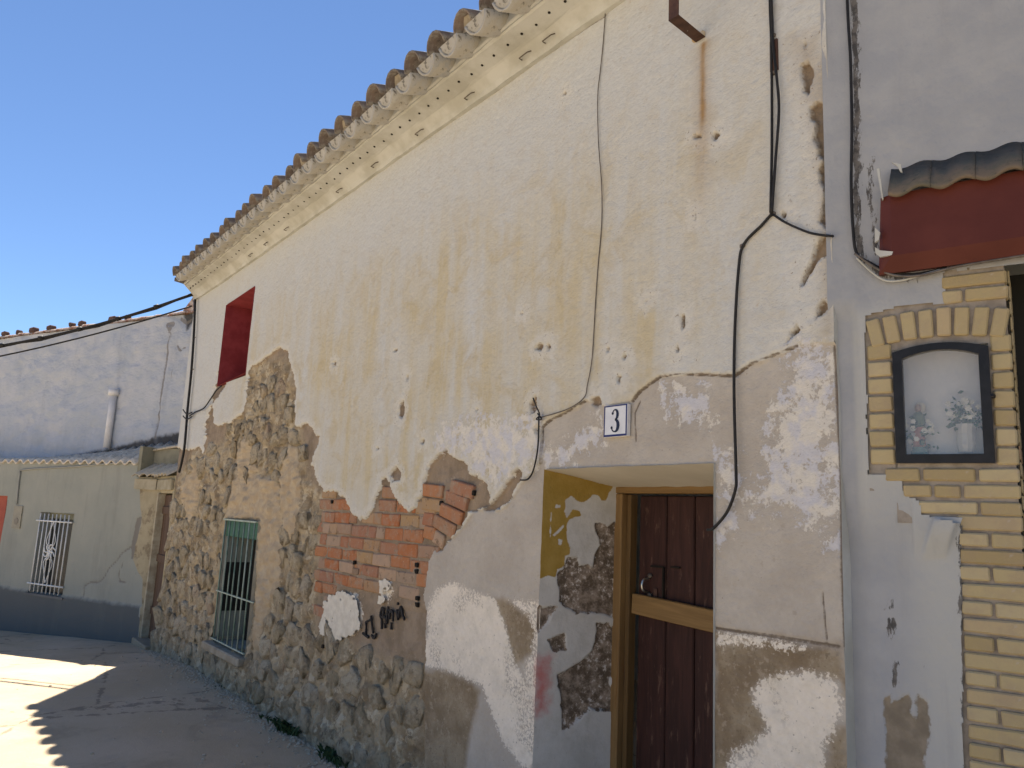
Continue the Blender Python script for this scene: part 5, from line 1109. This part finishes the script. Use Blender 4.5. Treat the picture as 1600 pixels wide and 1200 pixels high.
# ================================================================== CABLES, BRACKET, SMALL THINGS
def wall_pts(pts, out=.012): return [(q[0], q[1], q[2]) for q in (onY(x, y, -out) for x, y in pts)]
def clips(root, pts, mat, r=.006, inv=None):
    for p in pts:
        b = bmesh.new(); p = Vector(p); add_box(b, p - Vector((.012, .006, .008)), p + Vector((.012, .012, .008)), None, .003); o = bm_obj('clip', b, mat); o.parent = root; o.matrix_parent_inverse = inv
def cable(name, label, path, r, mat, clip=(), extra=()):
    p0 = Vector(path[0]); root = tag(empty(name, tuple(p0)), label, 'cable'); inv = Matrix.Translation(-p0)
    for pth, rr in [(path, r)] + list(extra):
        o = tube('strand', smooth_path(pth, 6), rr, mat, None, 6); o.parent = root; o.matrix_parent_inverse = inv
    clips(root, clip, NAILS, inv=inv); return root
cable('wall_cable', 'single black cable running down the wall right of the doorway into the door', wall_pts([(1207, 333), (1190, 352), (1162, 382), (1154, 420), (1148, 520), (1147, 620), (1150, 735), (1149, 765), (1136, 800), (1115, 825), (1105, 828)]), .0062, CABLE, wall_pts([(1160, 384), (1207, 334)], .006))
cable('feeder_cable', 'pair of black cables hanging from the wall top down to a clip', wall_pts([(1205, -60), (1203, 0), (1205, 60), (1206, 130), (1206, 230), (1204, 332)], .014), .0058, CABLE, wall_pts([(1208, 56), (1208, 114)], .008), [(wall_pts([(1203, -60), (1206, 20), (1208, 70), (1214, 125), (1217, 175), (1211, 260), (1206, 332)], .02), .0058)])
cable('corner_cable', 'short dark cable crossing from the wall clip to the corner house on the right', wall_pts([(1208, 335), (1228, 348), (1260, 362), (1282, 367), (1302, 369)]), .0052, CABLE)
cable('thin_wire', 'thin grey wire trailing down the middle of the cream plaster', wall_pts([(947, 0), (943, 60), (938, 110), (934, 150), (935, 220), (940, 290), (940, 350), (934, 420), (930, 480), (925, 560), (918, 600), (912, 622), (885, 640), (845, 652)], .008), .0028, WIREG)
cable('loose_cable', 'short looped black cable end hanging left of the doorway', wall_pts([(842, 650), (841, 690), (838, 715), (832, 738), (824, 749), (813, 750)], .014), .0048, CABLE, (), [(wall_pts([(833, 622), (838, 635), (843, 648), (838, 655), (846, 655), (840, 646)], .016), .004)])
cable('window_cable', 'thin dark cable sagging from the left house corner to the red window', wall_pts([(296, 650), (305, 644), (318, 638), (328, 625), (338, 610), (346, 603)], .03), .009, CABLE, (), [(wall_pts([(286, 640), (292, 647), (300, 644)], .04), .008), (wall_pts([(286, 650), (292, 655), (300, 651)], .04), .008)])
dp = [onY(x, y, -.04) for x, y in ((305, 468), (303, 520), (299, 580), (293, 640), (288, 700), (280, 738))]
cable('down_cable', 'dark cable running down the far left corner of the old house', [tuple(p) for p in dp], .016, CABLE, [tuple(onY(x, y, -.03)) for x, y in ((304, 527), (301, 577))])
# span cables to the left
A0 = Vector(onY(304, 458, -.05)); R0 = wray(-60, 561); R1 = wray(-60, 581)
def span(name, label, a, x, y, sag, r, ties):
    q = on_plane(x, y, (-11.0, -6.0, 0), np.array([.35, 1, 0])); b = Vector(q); pts = []
    for k in range(25):
        t = k / 24; p = a.lerp(b, t); p.z -= sag * 4 * t * (1 - t); pts.append(p)
    root = tag(empty(name, tuple(a)), label, 'cable'); inv = Matrix.Translation(-a); o = tube('strand', pts, r, CABLE, None, 6); o.parent = root; o.matrix_parent_inverse = inv
    if ties:
        o = tube('strand', [p + Vector((0, .0, -.02 + .012 * math.sin(k * 2.2))) for k, p in enumerate(pts)], r * .8, CABLE, None, 6); o.parent = root; o.matrix_parent_inverse = inv
        for k in range(2, 24, 2): o = tube('tie', [pts[k] - (pts[k + 1] - pts[k]).normalized() * .03, pts[k] + (pts[k + 1] - pts[k]).normalized() * .03], r * 1.9, CABLE, None, 6); o.parent = root; o.matrix_parent_inverse = inv
span('span_cable', 'thick bundled cable with ties sagging across the white wall from the eave corner', A0, -420, 545, .42, .016, True)
A1 = Vector(onY(300, 478, -.05)); span('span_cable', 'thinner single cable sagging across the white wall below the bundle', A1, -420, 610, .22, .011, False)

# iron bracket
def build_bracket():
    x0, z0 = XZ([(1092, 60)])[0]; b0 = Vector((x0, -.0, z0)); r = tag(empty('iron_bracket', tuple(b0)), 'bent rusty iron strap sticking out of the upper wall above a rust streak', 'bracket'); inv = Matrix.Translation(-b0)
    def A(o): o.parent = r; o.matrix_parent_inverse = inv; return o
    k1 = Vector(on_plane(1052, 28, (0, -.30, 0), np.array([0, 1.0, 0]))); k2 = Vector(on_plane(1052, -160, (0, -.30, 0), np.array([0, 1.0, 0]))); k2.x = k1.x; k2.y = k1.y
    w = Vector((.0275, 0, 0)); t = Vector((0, .005, .003))
    bm = bmesh.new(); P = [b0 + Vector((0, .03, -.005)), k1, k2]
    rows = [[bm.verts.new(p - w), bm.verts.new(p + w), bm.verts.new(p + w + t), bm.verts.new(p - w + t)] for p in P]
    for a, b in zip(rows[:-1], rows[1:]):
        for k in range(4): bm.faces.new((a[k], a[(k + 1) % 4], b[(k + 1) % 4], b[k]))
    bm.faces.new(rows[0]); bm.faces.new(rows[-1][::-1]); A(bm_obj('strap', bm, RUST))
    for f in (.45,): p = b0.lerp(k1, f); b = bmesh.new(); add_tube(b, [p + Vector((0, -.006, -.004)), p + Vector((0, .0, 0))], .006, 8); A(bm_obj('bolt', b, LIME))
    p = k1.lerp(k2, .2); b = bmesh.new(); add_tube(b, [p + Vector((0, -.006, 0)), p + Vector((0, .0, 0))], .006, 8); A(bm_obj('bolt', b, LIME))
    b = bmesh.new(); q = b0; add_box(b, q + Vector((-.035, -.02, -.012)), q + Vector((.035, .01, .02)), None, .008, .006); A(bm_obj('mortar_dab', b, simple('rust_stained_mortar', (.42, .30, .16), (.5, .42, .3), 20)))
build_bracket()
q = XZ([(1207, 66), (1216, 110)]); o = box('cable_plate', (q[0][0] - .006, -.014, q[1][1]), (q[1][0] + .004, .008, q[0][1]), RUST, None, None, .002); tag(o, 'small rusty plate behind the cables near the top of the wall', 'plate')

# cables on the corner house
def rc(name, label, pts, r, out=.012, mats=None): 
    P = [tuple(RW(u, z, out)) for u, z in UZ(pts)]; return cable(name, label, P, r, mats or CABLE)
rc('corner_conduit', 'black cable running down the corner house and curving under the red beam', [(1322, -60), (1326, 30), (1330, 100), (1332, 200), (1331, 290), (1334, 360), (1340, 398), (1360, 412), (1390, 426), (1430, 430), (1480, 420)], .0055)
rc('beam_cable', 'grey cable lying under the red lintel beam', [(1338, 400), (1370, 422), (1400, 434), (1440, 434), (1500, 420), (1610, 402)], .0045, .03, WIREG)
rc('painted_cable', 'whitewashed cable looping below the red beam', [(1340, 405), (1362, 426), (1384, 440), (1410, 440), (1440, 432), (1470, 424)], .0042, .016, LIME)

# weeds at the foot of the wall
def weed(x, y, n, h, spread, label, seed):
    rr = random.Random(seed); q = on_plane(x, y, (0, 0, 0.0), np.array([0, 0, 1.0])); b0 = Vector((q[0], min(q[1], -.03), ground_z(q[0], -.05))); root = tag(empty('weed', tuple(b0)), label, 'weed', 'weeds along the wall foot'); inv = Matrix.Translation(-b0); bm = bmesh.new()
    for _ in range(n):
        p = b0 + Vector((rr.gauss(0, spread), rr.gauss(-.02, .025), -.005)); a = rr.uniform(0, 6.28); l = h * rr.uniform(.4, 1); d = Vector((math.cos(a) * .5, math.sin(a) * .4, 1)).normalized(); s = Vector((-math.sin(a), math.cos(a), 0)); w = l * rr.uniform(.10, .22); m = p + d * l * .55; e = p + d * l * .9 + Vector((math.cos(a), math.sin(a), -.3)) * l * .25
        v = [bm.verts.new(z) for z in (p, m - s * w, e, m + s * w)]; bm.faces.new((v[0], v[1], v[2], v[3]))
    o = bm_obj('leaves', bm, WEED); o.parent = root; o.matrix_parent_inverse = inv
WEED = simple('weed_green', (.028, .055, .02), (.055, .085, .03), 20, .7, 0)
weed(468, 1140, 90, .14, .09, 'bushiest green weed at the foot of the rubble wall', 1); weed(538, 1188, 70, .11, .09, 'low weed at the wall foot nearest the camera', 2); weed(438, 1122, 26, .07, .06, 'tiny weed tuft left of the bushiest weed', 3); weed(352, 1075, 18, .05, .06, 'small weed tuft at the wall foot below the barred window', 4)
# crumbs of fallen mortar along the wall
def crumbs():
    rr = random.Random(12); bm = bmesh.new()
    for _ in range(1500):
        x = rr.uniform(-11, -3.3); y = -.03 - abs(rr.gauss(0, .09 if rr.random() < .85 else .5)); s = rr.uniform(.004, .016) * (1.5 if rr.random() < .08 else 1); m = bmesh.ops.create_icosphere(bm, subdivisions=1, radius=s)
        for v in m['verts']: v.co = Vector((v.co.x * rr.uniform(.7, 1.3), v.co.y, v.co.z * .6)) + Vector((x, y, ground_z(x, y) + s * .2))
    kind(bm_obj('mortar_crumbs', bm, simple('crumb_mortar', (.42, .345, .25), (.52, .44, .33), 30)), 'stuff')
crumbs()
print('stones', NST)
